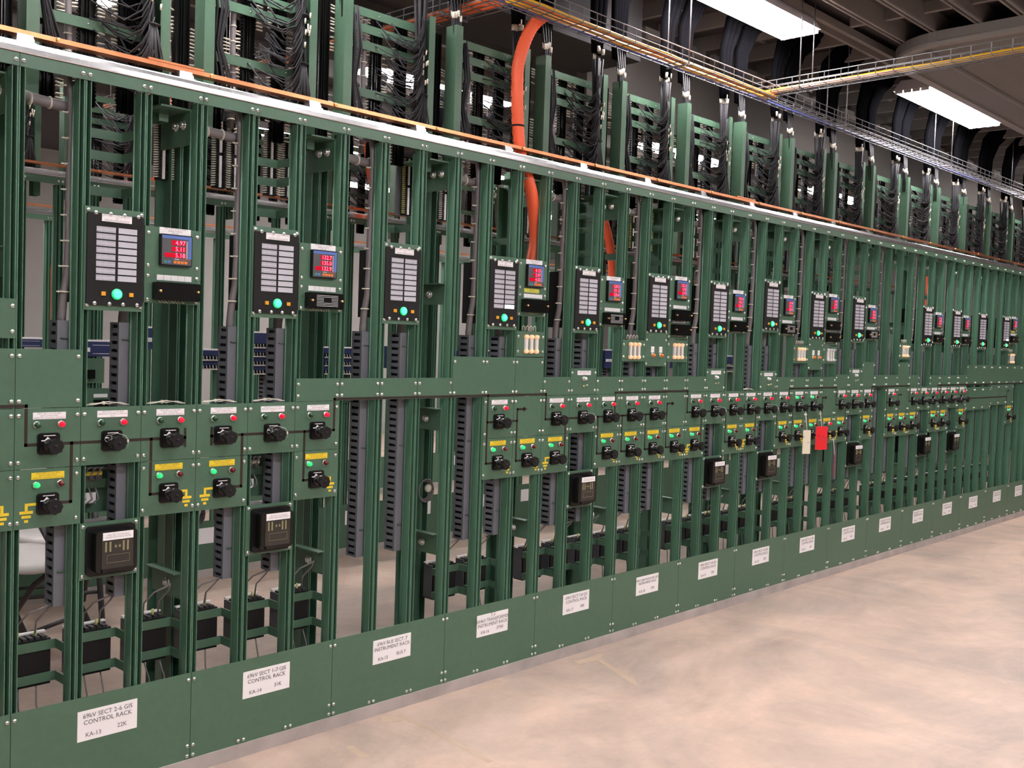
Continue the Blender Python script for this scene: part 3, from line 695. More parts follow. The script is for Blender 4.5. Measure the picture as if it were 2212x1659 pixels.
def instruments():
    for b, z in ((1, 7.95), (4, 7.95), (7, 7.94), (10, 7.92), (13, 7.92), (16, 7.95), (19, 7.95), (22, 8.19), (25, 7.99), (28, 8.0), (34, 7.96), (37, 7.96), (40, 7.94), (43, 7.94)):
        annunciator(b, z, b in (7, 10), {10: [(1, 7)], 43: [(1, 7)]}.get(b, ()))
    meter(2, ('4.97', '5.11', '5.18')); meter(5, ('132.7', '135.0', '132.9'), lines=True)
    meter(11, ('4.15', '3.97', '4.55'), z1=9.54, z0=8.25, note=True); meter(14, ('128.5', '131.2', '128.6'), lines=True)
    meter(17, ('132.5', '4.70', '4.70'), True, 9.56, 7.87); meter(20, ('132.4', '130.1', '131.2')); meter(23, ('132.8', '132.1', '130.5'), z1=9.38, lines=True)
    meter(26, ('4.98', '5.02', '5.11'), True, 9.58, 7.87); meter(29, ('133.1', '132.4', '131.9'), lines=True); meter(35, ('131.5', '130.8', '131.1')); meter(38, ('132.0', '131.6', '131.1'))
    meter(44, ('4.20', '4.00', '4.50'), z1=9.54, z0=8.25, note=True)
    fuse_panel(11, 7.325, 7.905); fuse_panel(15, 7.25, 7.80); fuse_panel(17, 7.25, 7.84); fuse_panel(24, 7.26, 7.845); fuse_panel(26, 7.26, 7.84, False)
    fuse_panel(32, 7.46, 8.07); fuse_panel(44, 7.325, 7.9)
    amber_panel(16, 7.13, 7.95); amber_panel(25, 7.05, 7.99)
    for b in A_WIRE: relay(b); back_terminals(b, b == 1)
    # tags hanging from switches
    def hang(b, z, zt, h, w, m, label, edge=False, txt=None):
        x = U(b)+.5*pitch(b)+.0
        t = thing('lockout_tag', (x, -.36, zt), label, 'tag', 'tags hanging from switches')
        MB().tube([(0, .10, z-zt), (-.03, .05, (z-zt)*.6), (-.01, .0, 0)], .008, 4).tube([(.02, .10, z-zt), (.03, .05, (z-zt)*.5), (.0, .0, 0)], .008, 4).build('string', STRING, t)
        c, s_ = (.89, .45) if edge else (.86, -.42)
        a = Vector((c, s_, 0)).normalized()*w/2; e = Vector((-a.y, a.x, 0)).normalized()*.006
        q = [(-a-e), (a-e), (a+e), (-a+e)]
        card = MB(); card.hexa([(p.x, p.y, -h) for p in q], [(p.x*.97, p.y*.97, 0.02) for p in q]); card.build('card', m, t)
        if txt: text('lettering', txt, .06, t, (0, -.06, -h/2), INK)
    hang(24, 5.80, 5.12, .74, .30, TAGWHITE, 'cream paper tag hanging by a string from a switch, next to the red tag', txt='HOLD')
    hang(25, 5.80, 5.20, .74, .46, TAGRED, 'wide red danger tag hanging by a white string from a switch', txt='DANGER\nDO NOT\nOPERATE')
    hang(26, 4.95, 4.22, .72, .42, TAGRED, 'red tag seen edge-on hanging below the lower mimic panels', True)

# ------------------------------------------------------------------ things behind the uprights
def duct_mesh(h):
    m = MB(); z0, z1 = 0, h
    m.box(0, .26, 0, .012, z0, z1)          # smooth cover
    m.box(.248, .26, .012, .32, z0, z1); m.box(0, .26, .308, .32, z0, z1)
    n = int(h/.132); m.box(0, .012, .012, .055, z0, z1).box(0, .012, .275, .308, z0, z1)
    for i in range(n+1):
        z = z0+i*h/n; m.box(0, .012, .055, .275, max(z0, z-.040), min(z1, z+.040))
    m.mat(1).box(.05, .06, .03, .30, z0+.02, z1-.02)  # dark sheet inside, its colour standing for the shade behind the slots
    return m.mesh('wiring_duct', [DUCT, DUCTDARK])
def behind():
    D1 = duct_mesh(4.53); br = MB().box(0, .3, 0, .2, 0, .012).box(0, .3, .19, .2, -.12, 0).mesh('bracket', GREEN)
    for b in list(range(-3, 46)):
        if b % 3 == 2: continue
        w = pitch(b)
        z0 = 3.24
        o = link('wiring_duct', D1, None, (U(b)+.72*w, .24, z0)); tag(o, 'grey slotted wiring duct behind the uprights, '+where(b), 'wiring duct', 'grey slotted wiring ducts')
        for z in (.55, 2.2, 4.25): link('bracket', br, o, (.05, -.04, z))
        if b % 3 == 0:
            t = thing('wire_bundle', (U(b)+.80*w, .28, 7.4), 'grey tied wire bundle dropping from the header, '+where(b), 'wire bundle', 'grey tied wire bundles')
            pts = [(.05, .1, .25), (.04, .1, .42), (.06, .09, .75), (.10, .05, 1.1), (.11, .04, 1.6), (.10, .03, 2.4), (.12, .03, 3.2), (.11, .02, 3.9), (.08, 0.05, 4.15), (-.05, .25, 4.22)]
            MB().tube(pts, .075, 8, .05).build('wires', GREYWIRE, t)
            r = MB()
            for i in range(1, 9):
                z = .42+i*.40; x = .04+.07*min(1, (i/3)); r.tube([(x-.01, .06, z-.012), (x-.01, .06, z+.012)], .09-.003*i, 8); r.box(x-.13, x-.08, .04, .06, z-.01, z+.01)
            r.build('cable_tie', OFFWHITE, t)
            if 0 <= b < 24:
                t = thing('wire_bundle', (U(b)+.1, .45, 11.15), 'level grey wire bundle under the header rail, '+where(b), 'wire bundle', 'level wire bundles')
                MB().tube([(0, .1, .1), (.3, .05, .02), (.75, 0, -.02), (1.0, -.02, .02)], .085, 8).build('wires', GREYWIRE, t)
                r = MB()
                for x in (.25, .55, .85): r.tube([(x-.01, .03, -.0), (x+.012, .03, -.0)], .10, 10)
                r.build('cable_tie', OFFWHITE, t)
        else:
            t = thing('wire_bundle', (U(b)+.80*w, .3, 7.5), 'short grey wire bundle entering a duct, '+where(b), 'wire bundle', 'short grey wire bundles')
            MB().tube([(.05, .1, .1), (.06, .1, .35), (.12, .1, .8), (.12, .15, 1.3)], .08, 8).build('wires', GREYWIRE, t)
    # cradles with black transformer blocks near the floor
    cr = MB()
    for z0, z1 in ((2.49, 2.64), (1.97, 2.12)):
        cr.box(.09, .91, .52, .545, z0, z1); cr.box(.09, .11, .19, .52, z0, z1); cr.box(.89, .91, .19, .52, z0, z1)
    CR = cr.mesh('bracket_strap', GREEN)
    tb = MB().box(.17, .83, .56, .86, 1.92, 2.66).mesh('block', BLACKMATT)
    tt = MB()
    for i in range(6): tt.box(.20+i*.10, .27+i*.10, .58, .78, 2.66, 2.70)
    TT = tt.mesh('terminals', DUCTDARK)
    tl = MB().box(.15, .85, .80, .88, 2.70, 2.725).mesh('label_strip', WHITE); sf = MB().box(.14, .17, .60, .86, 1.95, 2.68).mesh('side_terminals', METERFACE)
    lw = []
    for v in range(3):
        m = MB()
        for i in range(2):
            x = .35+.28*i+.05*v
            m.tube([(x, .68, 2.7), (x-.02, .6, 2.95), (x+.08, .45, 3.15), (.78, .36, 3.26+.02*i)], .016, 5)
            m.tube([(x, .62, 1.93), (x+.05*v, .6, 1.6), (x+.08, .5, 1.0), (x+.16-.05*v, .45, .30)], .014, 5)
        lw.append(m.mesh('lead_wires', GREYWIRE))
    lug = MB()
    for i in range(2): lug.tube([(.35+.28*i, .68, 2.69), (.35+.28*i, .67, 2.80)], .024, 6)
    LUG = lug.mesh('lug', YELLOWSLEEVE)
    skip = {6, 7, 8, 11, 17, 23, 26, 30}
    for b in range(-2, 44):
        if b in skip: continue
        t = thing('terminal_block', (U(b), 0, 0), 'black terminal block in green straps near floor, '+where(b), 'terminal block', 'black terminal blocks near the floor')
        link('cradle', CR, t); link('block', tb, t); link('terminals', TT, t); link('label_strip', tl, t); link('side_terminals', sf, t); link('lead_wires', lw[b % 3], t); link('lug', LUG, t)
    # empty strap cradles higher up
    def cradle(b, zs, d=.62):
        t = thing('strap_bracket', (U(b), 0, 0), 'bent green strap bracket between uprights, '+where(b), 'bracket', 'bent strap brackets')
        w = pitch(b)
        for z in zs:
            MB().box(.09, w-.09, d-.02, d, z, z+.15).box(.09, .11, .19, d, z, z+.15).box(w-.11, w-.09, .19, d, z, z+.15).build('strap', GREEN, t)
    for b in (1, 4, 13, 16, 19, 22, 28): cradle(b, (10.75, 10.40, 9.82))
    for b in (7, 10, 12, 15, 34): cradle(b, (9.85,), .75)
    cradle(1, (5.02,)); cradle(4, (5.02,)); cradle(13, (4.95,)); cradle(19, (4.95,))
    # terminal strips seen between the uprights just under the header
    m = MB(); m.box(-.11, .11, 0, .10, 0, 1.25); m.mat(1).box(-.028, .028, -.03, 0, .02, .60).box(-.028, .028, -.03, 0, .66, 1.23)
    m.mat(0)
    for i in range(30):
        z = .03+i*.041; m.box(-.12, -.04, -.04, 0, z, z+.026).box(.04, .12, -.04, 0, z, z+.026)
    bodyA = m.mesh('blocks', [BLACKMATT, WHITE])
    s1 = MB()
    for i in range(28):
        z = .05+i*.043; s1.tube([(-.10, -.03, z), (-.20, -.04, z-.015)], .013, 4).tube([(.10, -.03, z), (.19, -.04, z-.015)], .013, 4)
    slv = {0: s1.mesh('wire_sleeves', OFFWHITE), 1: s1.mesh('wire_sleeves', YELLOWSLEEVE)}
    n = 0
    for x, y, z, k in ((3.0, 1.3, 10.33, 0), (4.13, 1.3, 10.33, 0), (4.45, 1.3, 10.33, 0), (5.24, 1.3, 10.33, 0), (5.64, 1.3, 10.33, 0), (8.73, 1.3, 10.33, 1), (9.83, 1.3, 10.33, 0), (12.6, 1.3, 10.3, 0),
                 (14.0, 1.3, 10.3, 0), (16.9, 1.3, 10.3, 1), (17.6, 1.3, 10.3, 1), (19.9, 1.3, 10.3, 0), (22.7, 1.3, 10.3, 0), (26.0, 1.3, 10.3, 1)):
        b = 0
        while U(b+1) < x: b += 1
        t = thing('terminal_strip', (x, y, z), ('farther ' if x in (4.45, 5.64) else '')+'terminal strip with white centre under header, '+where(b), 'terminal strip', 'terminal strips under the header')
        link('blocks', bodyA, t); link('wire_sleeves', slv[k], t)
        if k: MB().box(-.24, .24, .1, .13, -.0, 1.4).build('backing_plate', DUCT, t)

# ------------------------------------------------------------------ tall cable frames
FT = 14.45
def frame_meshes():
    # C-channel side members: flange facing the aisle, web running back
    l = MB().box(.30, .50, .52, .545, 11.2, FT).box(.30, .32, .545, .85, 11.2, FT).box(.30, .50, .83, .85, 11.2, FT)
    r = MB().box(-.50, -.33, .52, .545, 11.2, FT).box(-.35, -.33, .545, .85, 11.2, FT).box(-.50, -.33, .83, .85, 11.2, FT)
    cb = MB().box(.32, 2.65, .83, .855, 0, .17)
    return l.mesh('side_channel', GREEN), r.mesh('side_channel', GREEN), cb.mesh('crossbar', GREEN)
def strip_meshes():
    ch = MB(); ch.box(-.13, .13, .0, .05, 0, 3.0); ch.box(-.13, -.11, -.07, 0, 0, 3.0).box(.11, .13, -.07, 0, 0, 3.0)
    ch.box(-.03, -.015, -.05, 0, 0, 3.0).box(.015, .03, -.05, 0, 0, 3.0)
    outs = []
    for v in range(3):
        m = MB(); rnd = random.Random(v+3)
        k = 46
        for i in range(k):
            z = .06+i*.063
            for sgn in ((-1, 1)):
                if math.sin(i*.23+sgn*1.3+v*2.1) < -.15 or rnd.random() < .15: continue
                m.tube([(sgn*.16, -.02, z), (sgn*.28, -.05-.02*rnd.random(), z-.04*rnd.random())], .016, 4)
        outs.append(m.mesh('wire_sleeves', OFFWHITE))
    tb = MB()
    for i in range(46):
        z = .06+i*.063; tb.box(-.165, -.13, -.03, .02, z, z+.03).box(.13, .165, -.03, .02, z, z+.03)
    return ch.mesh('channel', BLACKGLOSS), outs, tb.mesh('contact_blocks', BLACKGLOSS)
def bundle_meshes(v):
    """black control cables hanging from the ceiling and fanning into the frame (origin: seam at the right of the frame)"""
    rnd = random.Random(v*11+5)
    main = MB(); fan = MB(); tape = MB(); tie = MB(); trunk = MB()
    cx, cy = -.66, .62
    for i in range(11):
        a = rnd.random()*2*PI; rr = rnd.random()*.15
        ox, oy = rr*math.cos(a), rr*math.sin(a)*.8
        zt = 14.75+.22*rnd.random()
        main.tube([(cx+ox*.9, cy+oy, 11.9), (cx+ox*1.1+.02*rnd.random(), cy+oy, 12.8), (cx+ox*.6, cy+oy*.6, 13.6), (cx+ox*1.0, cy+oy, 14.3), (cx+ox*1.4, cy+oy*1.3, 14.8)], .034, 5)
        if i % 2 == 0 or v % 2:
            tape.tube([(cx+ox*1.4, cy+oy*1.3, zt), (cx+ox*1.4, cy+oy*1.3, zt+.13)], .042, 7)
    # thick bundle above the tapes bending back over the bulkhead
    for i in range(6):
        ox = -.20+.08*i; oy = .05*(i % 2)
        trunk.tube([(cx+ox*.6, cy+oy, 14.95), (cx+ox, cy+oy, 15.6), (cx+ox*1.15+.03, cy+oy, 16.4), (cx+ox*1.5+.2, cy-.1+oy, 17.2), (cx+ox*2.2+.8, cy-.5+oy, 17.9)], .085, 6, .13)
    # loose wires peeling off to the left into the terminal strips
    for i in range(44):
        z0 = 11.75+rnd.random()*2.1; x1 = -1.7+rnd.random()*.6; sag = .10+.25*rnd.random()
        z1 = z0+rnd.random()*.35; xm = (cx+x1)/2; yy = .08*rnd.random()
        fan.tube([(cx-.05+.1*rnd.random(), cy-.10, z0+.55), (cx-.10, cy-.14-yy, z0+.25), (cx-.22, cy-.14-yy, z0+.02), (xm, cy-.10-yy, z0-sag*.6), (xm*.45+x1*.55, cy, z0-sag*.2), (x1, cy+.2, z1)], .012+.004*rnd.random(), 4)
    for i in range(14):
        x = cx-.17+.34*rnd.random(); fan.tube([(x*.3+cx*.7, cy-.16, 12.75), (x, cy-.18, 12.2), (x+.10*(rnd.random()-.5), cy-.1, 11.75)], .014, 4)
    for z in (12.75, 13.65): tie.tube([(cx, cy, z), (cx, cy, z+.03)], .20, 10)
    for i in range(7): tape.tube([(cx-.12+.24*rnd.random(), cy-.18, 13.0+rnd.random()*.7)]*1+[(cx-.1+.2*rnd.random(), cy-.2, 13.0+rnd.random()*.7)], .001, 4) if False else None
    for i in range(8):
        x = cx-.13+.26*rnd.random(); z = 12.85+rnd.random()*.8; tape.tube([(x, cy-.19, z), (x+.01, cy-.19, z+.10)], .017, 5)
    return main.mesh('cables', CABLE), fan.mesh('loose_wires', CABLE), tape.mesh('white_markers', OFFWHITE), tie.mesh('cable_tie', BLACKMATT), trunk.mesh('cable_trunk', CABLETHICK)
def left_bundle_mesh(v):
    rnd = random.Random(v+40); m = MB()
    for i in range(12):
        ox = .03+.20*rnd.random(); oy = .12*rnd.random()
        m.tube([(.54+ox*.6, .56+oy, 14.0+.2*rnd.random()), (.56+ox, .55+oy, 13.4), (.54+ox*.5, .56+oy, 12.75), (.56+ox*1.3, .54+oy, 12.2), (.55+ox*1.7, .56+oy, 11.85)], .02, 4)
    return m.mesh('wires', CABLE)
def grey_run_mesh():
    m = MB(); m.tube([(0, 0, 0), (.02, 0, .8), (-.01, 0, 1.6), (.01, 0, 2.4), (0, 0, 2.9)], .06, 7)
    t = MB()
    for i in range(10): t.tube([(0, 0, .15+i*.28), (0, 0, .17+i*.28)], .07, 8)
    return m.mesh('wires', GREYWIRE), t.mesh('cable_tie', OFFWHITE)
def frames():
    BHEAD = MB().lathe_y((0, 0, 0), [(.014, 0), (.014, -.01)], 6).mesh('bolt_head', ZINC)
    LM, RM, CB = frame_meshes(); CH, SLV, TB = strip_meshes(); BUN = [bundle_meshes(v) for v in range(3)]; LB = [left_bundle_mesh(v) for v in range(2)]; GR, GT = grey_run_mesh()
    def one(k, x0, Y, lab, rowtag, detail):
        t = thing('cable_rack', (x0, Y, 0), 'tall green channel frame above %s' % lab, 'frame', 'tall green cable frames of the '+rowtag)
        link('side_channel', LM, t); link('side_channel', RM, t, (3, 0, 0))
        for z in (12.62, 13.57, 13.90, 14.22) if k % 3 != 1 else (12.62, 13.57, 13.85, 14.2): 
            c = link('crossbar', CB, t, (0, 0, z-.1))
            if detail:
                for x in (.6, 1.4, 2.2): link('bolt_head', BHEAD, c, (x, .83, .08))
        for j, x in enumerate((.78, 1.45, 2.12)):
            s = thing('terminal_strip', (x0+x, Y+1.0, 11.3), '%s terminal strip in the tall frame above %s' % (['first', 'middle', 'last'][j], lab), 'terminal strip', 'black terminal strips of the tall frames')
            link('channel', CH, s); link('contact_blocks', TB, s)
            if detail: link('wire_sleeves', SLV[(k+j) % 3], s)
        if detail:
            s = thing('terminal_strip', (x0+.12, Y+1.0, 11.3), 'terminal strip in the gap before the tall frame above '+lab, 'terminal strip', 'black terminal strips of the tall frames')
            link('channel', CH, s); link('wire_sleeves', SLV[k % 3], s)
            g = thing('wire_bundle', (x0+1.12, Y+.95, 11.4), 'grey upright wire run between terminal strips above '+lab, 'wire bundle', 'grey upright wire runs'); link('wires', GR, g); link('cable_tie', GT, g)
            g = thing('wire_bundle', (x0-.16, Y+.95, 11.4), 'grey upright wire run in the gap before '+lab, 'wire bundle', 'grey upright wire runs'); link('wires', GR, g); link('cable_tie', GT, g)
        b = thing('cable_bundle', (x0+3, Y, 0), 'thick black cable bundle entering the tall frame above %s' % lab, 'cable bundle', 'black cable bundles of the '+rowtag)
        A = BUN[(k+7) % 3]; link('cables', A[0], b); link('loose_wires', A[1], b); link('white_markers', A[2], b); link('cable_tie', A[3], b); link('cable_trunk', A[4], b)
        if detail:
            b2 = thing('cable_bundle', (x0, Y, 0), 'thin black wire bundle at the first channel above %s' % lab, 'cable bundle', 'thin black wire bundles'); link('wires', LB[k % 2], b2)
            b3 = thing('cable_bundle', (x0+3.0, Y, 0), 'black ceiling cable drop just past the tall frame above %s' % lab, 'cable bundle', 'black cable drops behind the columns')
            link('cables', DROP, b3); link('cable_trunk', DROPK, b3); link('white_markers', DROPT, b3)
    rnd = random.Random(3); d = MB(); dt = MB(); dk = MB()
    for i in range(7):
        ox = -.09+.03*i; oy = .08*(i % 2)
        d.tube([(.40+ox*.8, .62+oy, 13.9), (.38+ox*1.1, .62+oy, 14.55), (.34+ox*1.8, .68+oy, 15.3)], .026, 5)
        zt = 14.56+.16*rnd.random(); dt.tube([(.38+ox*1.15, .62+oy, zt), (.375+ox*1.25, .625+oy, zt+.13)], .036, 7)
    for i in range(5):
        ox = -.18+.09*i
        dk.tube([(.34+ox, .72, 15.0), (.30+ox*1.1, .72, 15.7), (.30+ox*1.3, .7, 16.5), (.5+ox*1.7, .55, 17.2), (1.1+ox*2.2, .2, 17.9)], .08, 6, .12)
    DROPK = dk.mesh('cable_trunk', CABLETHICK); DROP = d.mesh('cables', CABLE); DROPT = dt.mesh('white_markers', OFFWHITE)
    for k in range(-1, 16): one(k, U(3*k), 0, rackname(k), 'near row', True)
    for k in range(0, 18): one(k, 3*k, ROW2, '%s second-row rack from camera end' % NTH(k), 'second row', False)

# ------------------------------------------------------------------ wire basket trays, orange conduit
def tray(name, p0, p1, w, label, cables, up=.30):
    """wire basket tray from p0 to p1 (bays), width w, sides of height up"""
    a, b = Vector(p0), Vector(p1); d = (b-a); Ln = d.length; d.normalize(); n = Vector((-d.y, d.x, 0))
    t = thing(name, p0, label, 'cable tray', 'wire basket cable trays')
    wires = MB(); r = .014
    for s in (-.5, -.25, 0, .25, .5): wires.tube([tuple(n*w*s), tuple(d*Ln+n*w*s)], r, 4)
    for s in (-.5, .5):
        for h in (up*.5, up): wires.tube([tuple(n*w*s+Vector((0, 0, h))), tuple(d*Ln+n*w*s+Vector((0, 0, h)))], r, 4)
    wires.build('long_wires', WIREZINC, t)
    cr = MB(); x = 0.3; q = int(Ln/.5)
    for i in range(q):
        o = d*(i+.5)*Ln/q
        cr.tube([tuple(o-n*w/2+Vector((0, 0, up))), tuple(o-n*w/2), tuple(o+n*w/2), tuple(o+n*w/2+Vector((0, 0, up)))], r, 4, cap=False)
    o_ = cr.build('cross_wires', WIREZINC, t)
    for cname, m, s, h, rr, x0, x1 in cables:
        c = MB(); pts = []; k = 14
        for i in range(k+1):
            f = x0+(x1-x0)*i/k; pts.append(tuple(d*Ln*f+n*w*(s+.03*math.sin(i*1.3+s*9))+Vector((0, 0, h+.01*math.sin(i*2)))))
        c.tube(pts, rr, 6)
        cc = c.build(cname, m, None, p0); tag(cc, '%s lying in its wire basket tray' % cname.replace('_', ' '), 'cable', 'cables in the trays')
    hg = MB(); x = 1.5
    while x < Ln:
        for s in (-.55, .55): hg.tube([tuple(d*x+n*w*s+Vector((0, 0, -.02))), tuple(d*x+n*w*s+Vector((0, 0, 17.9-p0[2])))], .018, 5)
        hg.tube([tuple(d*x-n*w*.55+Vector((0, 0, -.03))), tuple(d*x+n*w*.55+Vector((0, 0, -.03)))], .03, 5); x += 9
    hg.build('hanger_rod', WIREZINC, t)
def trays():
    tray('cable_tray', (-12, -.25, 15.0), (70, -.25, 15.0), .62, 'long wire basket cable tray above the near rack row',
         [('orange_cable_run', ORANGECABLE, -.25, .06, .05, 0.27, .405), ('orange_cable_strand', ORANGECABLE, -.05, .09, .035, 0.27, .405), ('yellow_cable_run', YELCABLE, .15, .05, .05, .27, .405), ('yellow_cable_strand', YELCABLE, -.38, .05, .045, .27, .405), ('blue_cable_run', BLUECABLE, .35, .035, .035, .2, .8)], .34)
    tray('cable_tray', (21.1, .0, 15.12), (20.5, -14, 15.12), .62, 'branch wire basket tray with a thick yellow cable crossing the ceiling',
         [('yellow_cable_bundle', YELCABLE, .2, .10, .075, 0, 1), ('orange_tray_cable', ORANGECABLE, .0, .06, .03, 0, .3)], .30)
    tray('cable_tray', (10.3, .2, 15.1), (10.3, 20, 15.1), .8, 'wire basket tray with orange cables running back between the rows',
         [('orange_back_cable', ORANGECABLE, -.2, .06, .06, 0, 1), ('second_orange_back_cable', ORANGECABLE, .1, .06, .06, 0, 1), ('third_orange_back_cable', ORANGECABLE, .3, .06, .05, 0, 1)], .3)
    tray('cable_tray', (2, 12.1, 14.75), (66, 12.1, 14.75), .7, 'wire basket tray with orange cables above the second rack row',
         [('orange_rear_cable', ORANGECABLE, -.2, .06, .06, 0, 1), ('yellow_rear_cable', YELCABLE, .1, .06, .05, 0, 1)], .3)
    def conduit(pts, r, label):
        P = [Vector(p) for p in pts]; out = []
        for i in range(len(P)-1):       # smooth the path, then corrugate it
            p0, p1, p2, p3 = P[max(i-1, 0)], P[i], P[i+1], P[min(i+2, len(P)-1)]
            for j in range(16):
                t = j/16; out.append(.5*((2*p1)+(-p0+p2)*t+(2*p0-5*p1+4*p2-p3)*t*t+(-p0+3*p1-3*p2+p3)*t**3))
        out.append(P[-1]); o0 = out[0]
        t = thing('conduit', tuple(o0), label, 'conduit', 'orange corrugated conduits')
        m = MB(); n = 12; rings = []; ref = Vector((1, 0, 0)); vs = []
        for i, p in enumerate(out):
            tg = (out[min(i+1, len(out)-1)]-out[max(i-1, 0)]).normalized(); a = tg.cross(ref).normalized(); b = a.cross(tg).normalized(); ref = b
            ref = Vector((1, 0, 0))
            rr = r*(1+.03*(1 if i % 2 else -1)); vs += [tuple(p-o0+(a*math.cos(2*PI*j/n)+b*math.sin(2*PI*j/n))*rr) for j in range(n)]
        k = len(out); m._add(vs, [(i*n+j, i*n+(j+1) % n, (i+1)*n+(j+1) % n, (i+1)*n+j) for i in range(k-1) for j in range(n)]+[tuple(range(n)), tuple((k-1)*n+j for j in range(n))], True)
        m.build('corrugated_tube', ORANGE, t)
        q = out[len(out)//3]-o0; MB().tube([tuple(q+Vector((0, 0, -.02))), tuple(q+Vector((0, 0, .02)))], r*1.08, 12).build('cable_tie', BLACKMATT, t)
    conduit([(11.75, .0, 15.25), (11.45, .3, 14.86), (11.15, .38, 14.06), (11.12, .38, 13.3), (11.22, .38, 12.3), (11.33, .36, 11.8), (11.42, .30, 11.55), (11.60, .27, 11.1), (11.84, .38, 10.6), (11.95, .42, 10.05), (11.85, .42, 9.5), (11.8, .45, 8.6)], .145,
            'thick orange corrugated conduit curving down from the cable tray past the header')
    def back(x, y, pts, r, lab):
        k = (12.0+16.04)/(y+16.04)
        q = [(-6.19+(x+a+6.19)*k, 12.0, 7.72+(z-7.72)*k) for a, z in pts]
        conduit([(q[0][0]-.1, 12.1, 14.8)]+[p for p in q if p[2] < 14.3], r*k, lab)
    back(9.8, 4.0, [(0, 12.6), (.1, 11.6), (.4, 10.6), (.5, 9.6), (.45, 8)], .13, 'orange conduit hanging far behind racks KA-13 and KA-14')
    back(17.2, 5.0, [(-.6, 11.4), (0, 10.6), (.25, 9.4), (.2, 8), (.0, 6.5)], .14, 'orange conduit behind the rack placarded KA-15')
    back(20.5, 5.0, [(-.5, 12.2), (0, 11.2), (.3, 10.2), (.3, 9.2)], .14, 'orange conduit behind the rack placarded KA-16')
    back(26.5, 5.0, [(-.3, 12), (0, 10.5), (0, 8), (-.1, 6.0)], .14, 'orange conduit behind the rack placarded KA-17')
    back(42.0, 3.0, [(0, 11.6), (.05, 10.5), (0, 9), (0, 8)], .14, 'orange conduit glimpsed between distant uprights')
    back(5.3, 5.0, [(0, 12), (.15, 11), (.2, 10.2), (.1, 9)], .14, 'orange conduit behind the rack placarded KA-13')

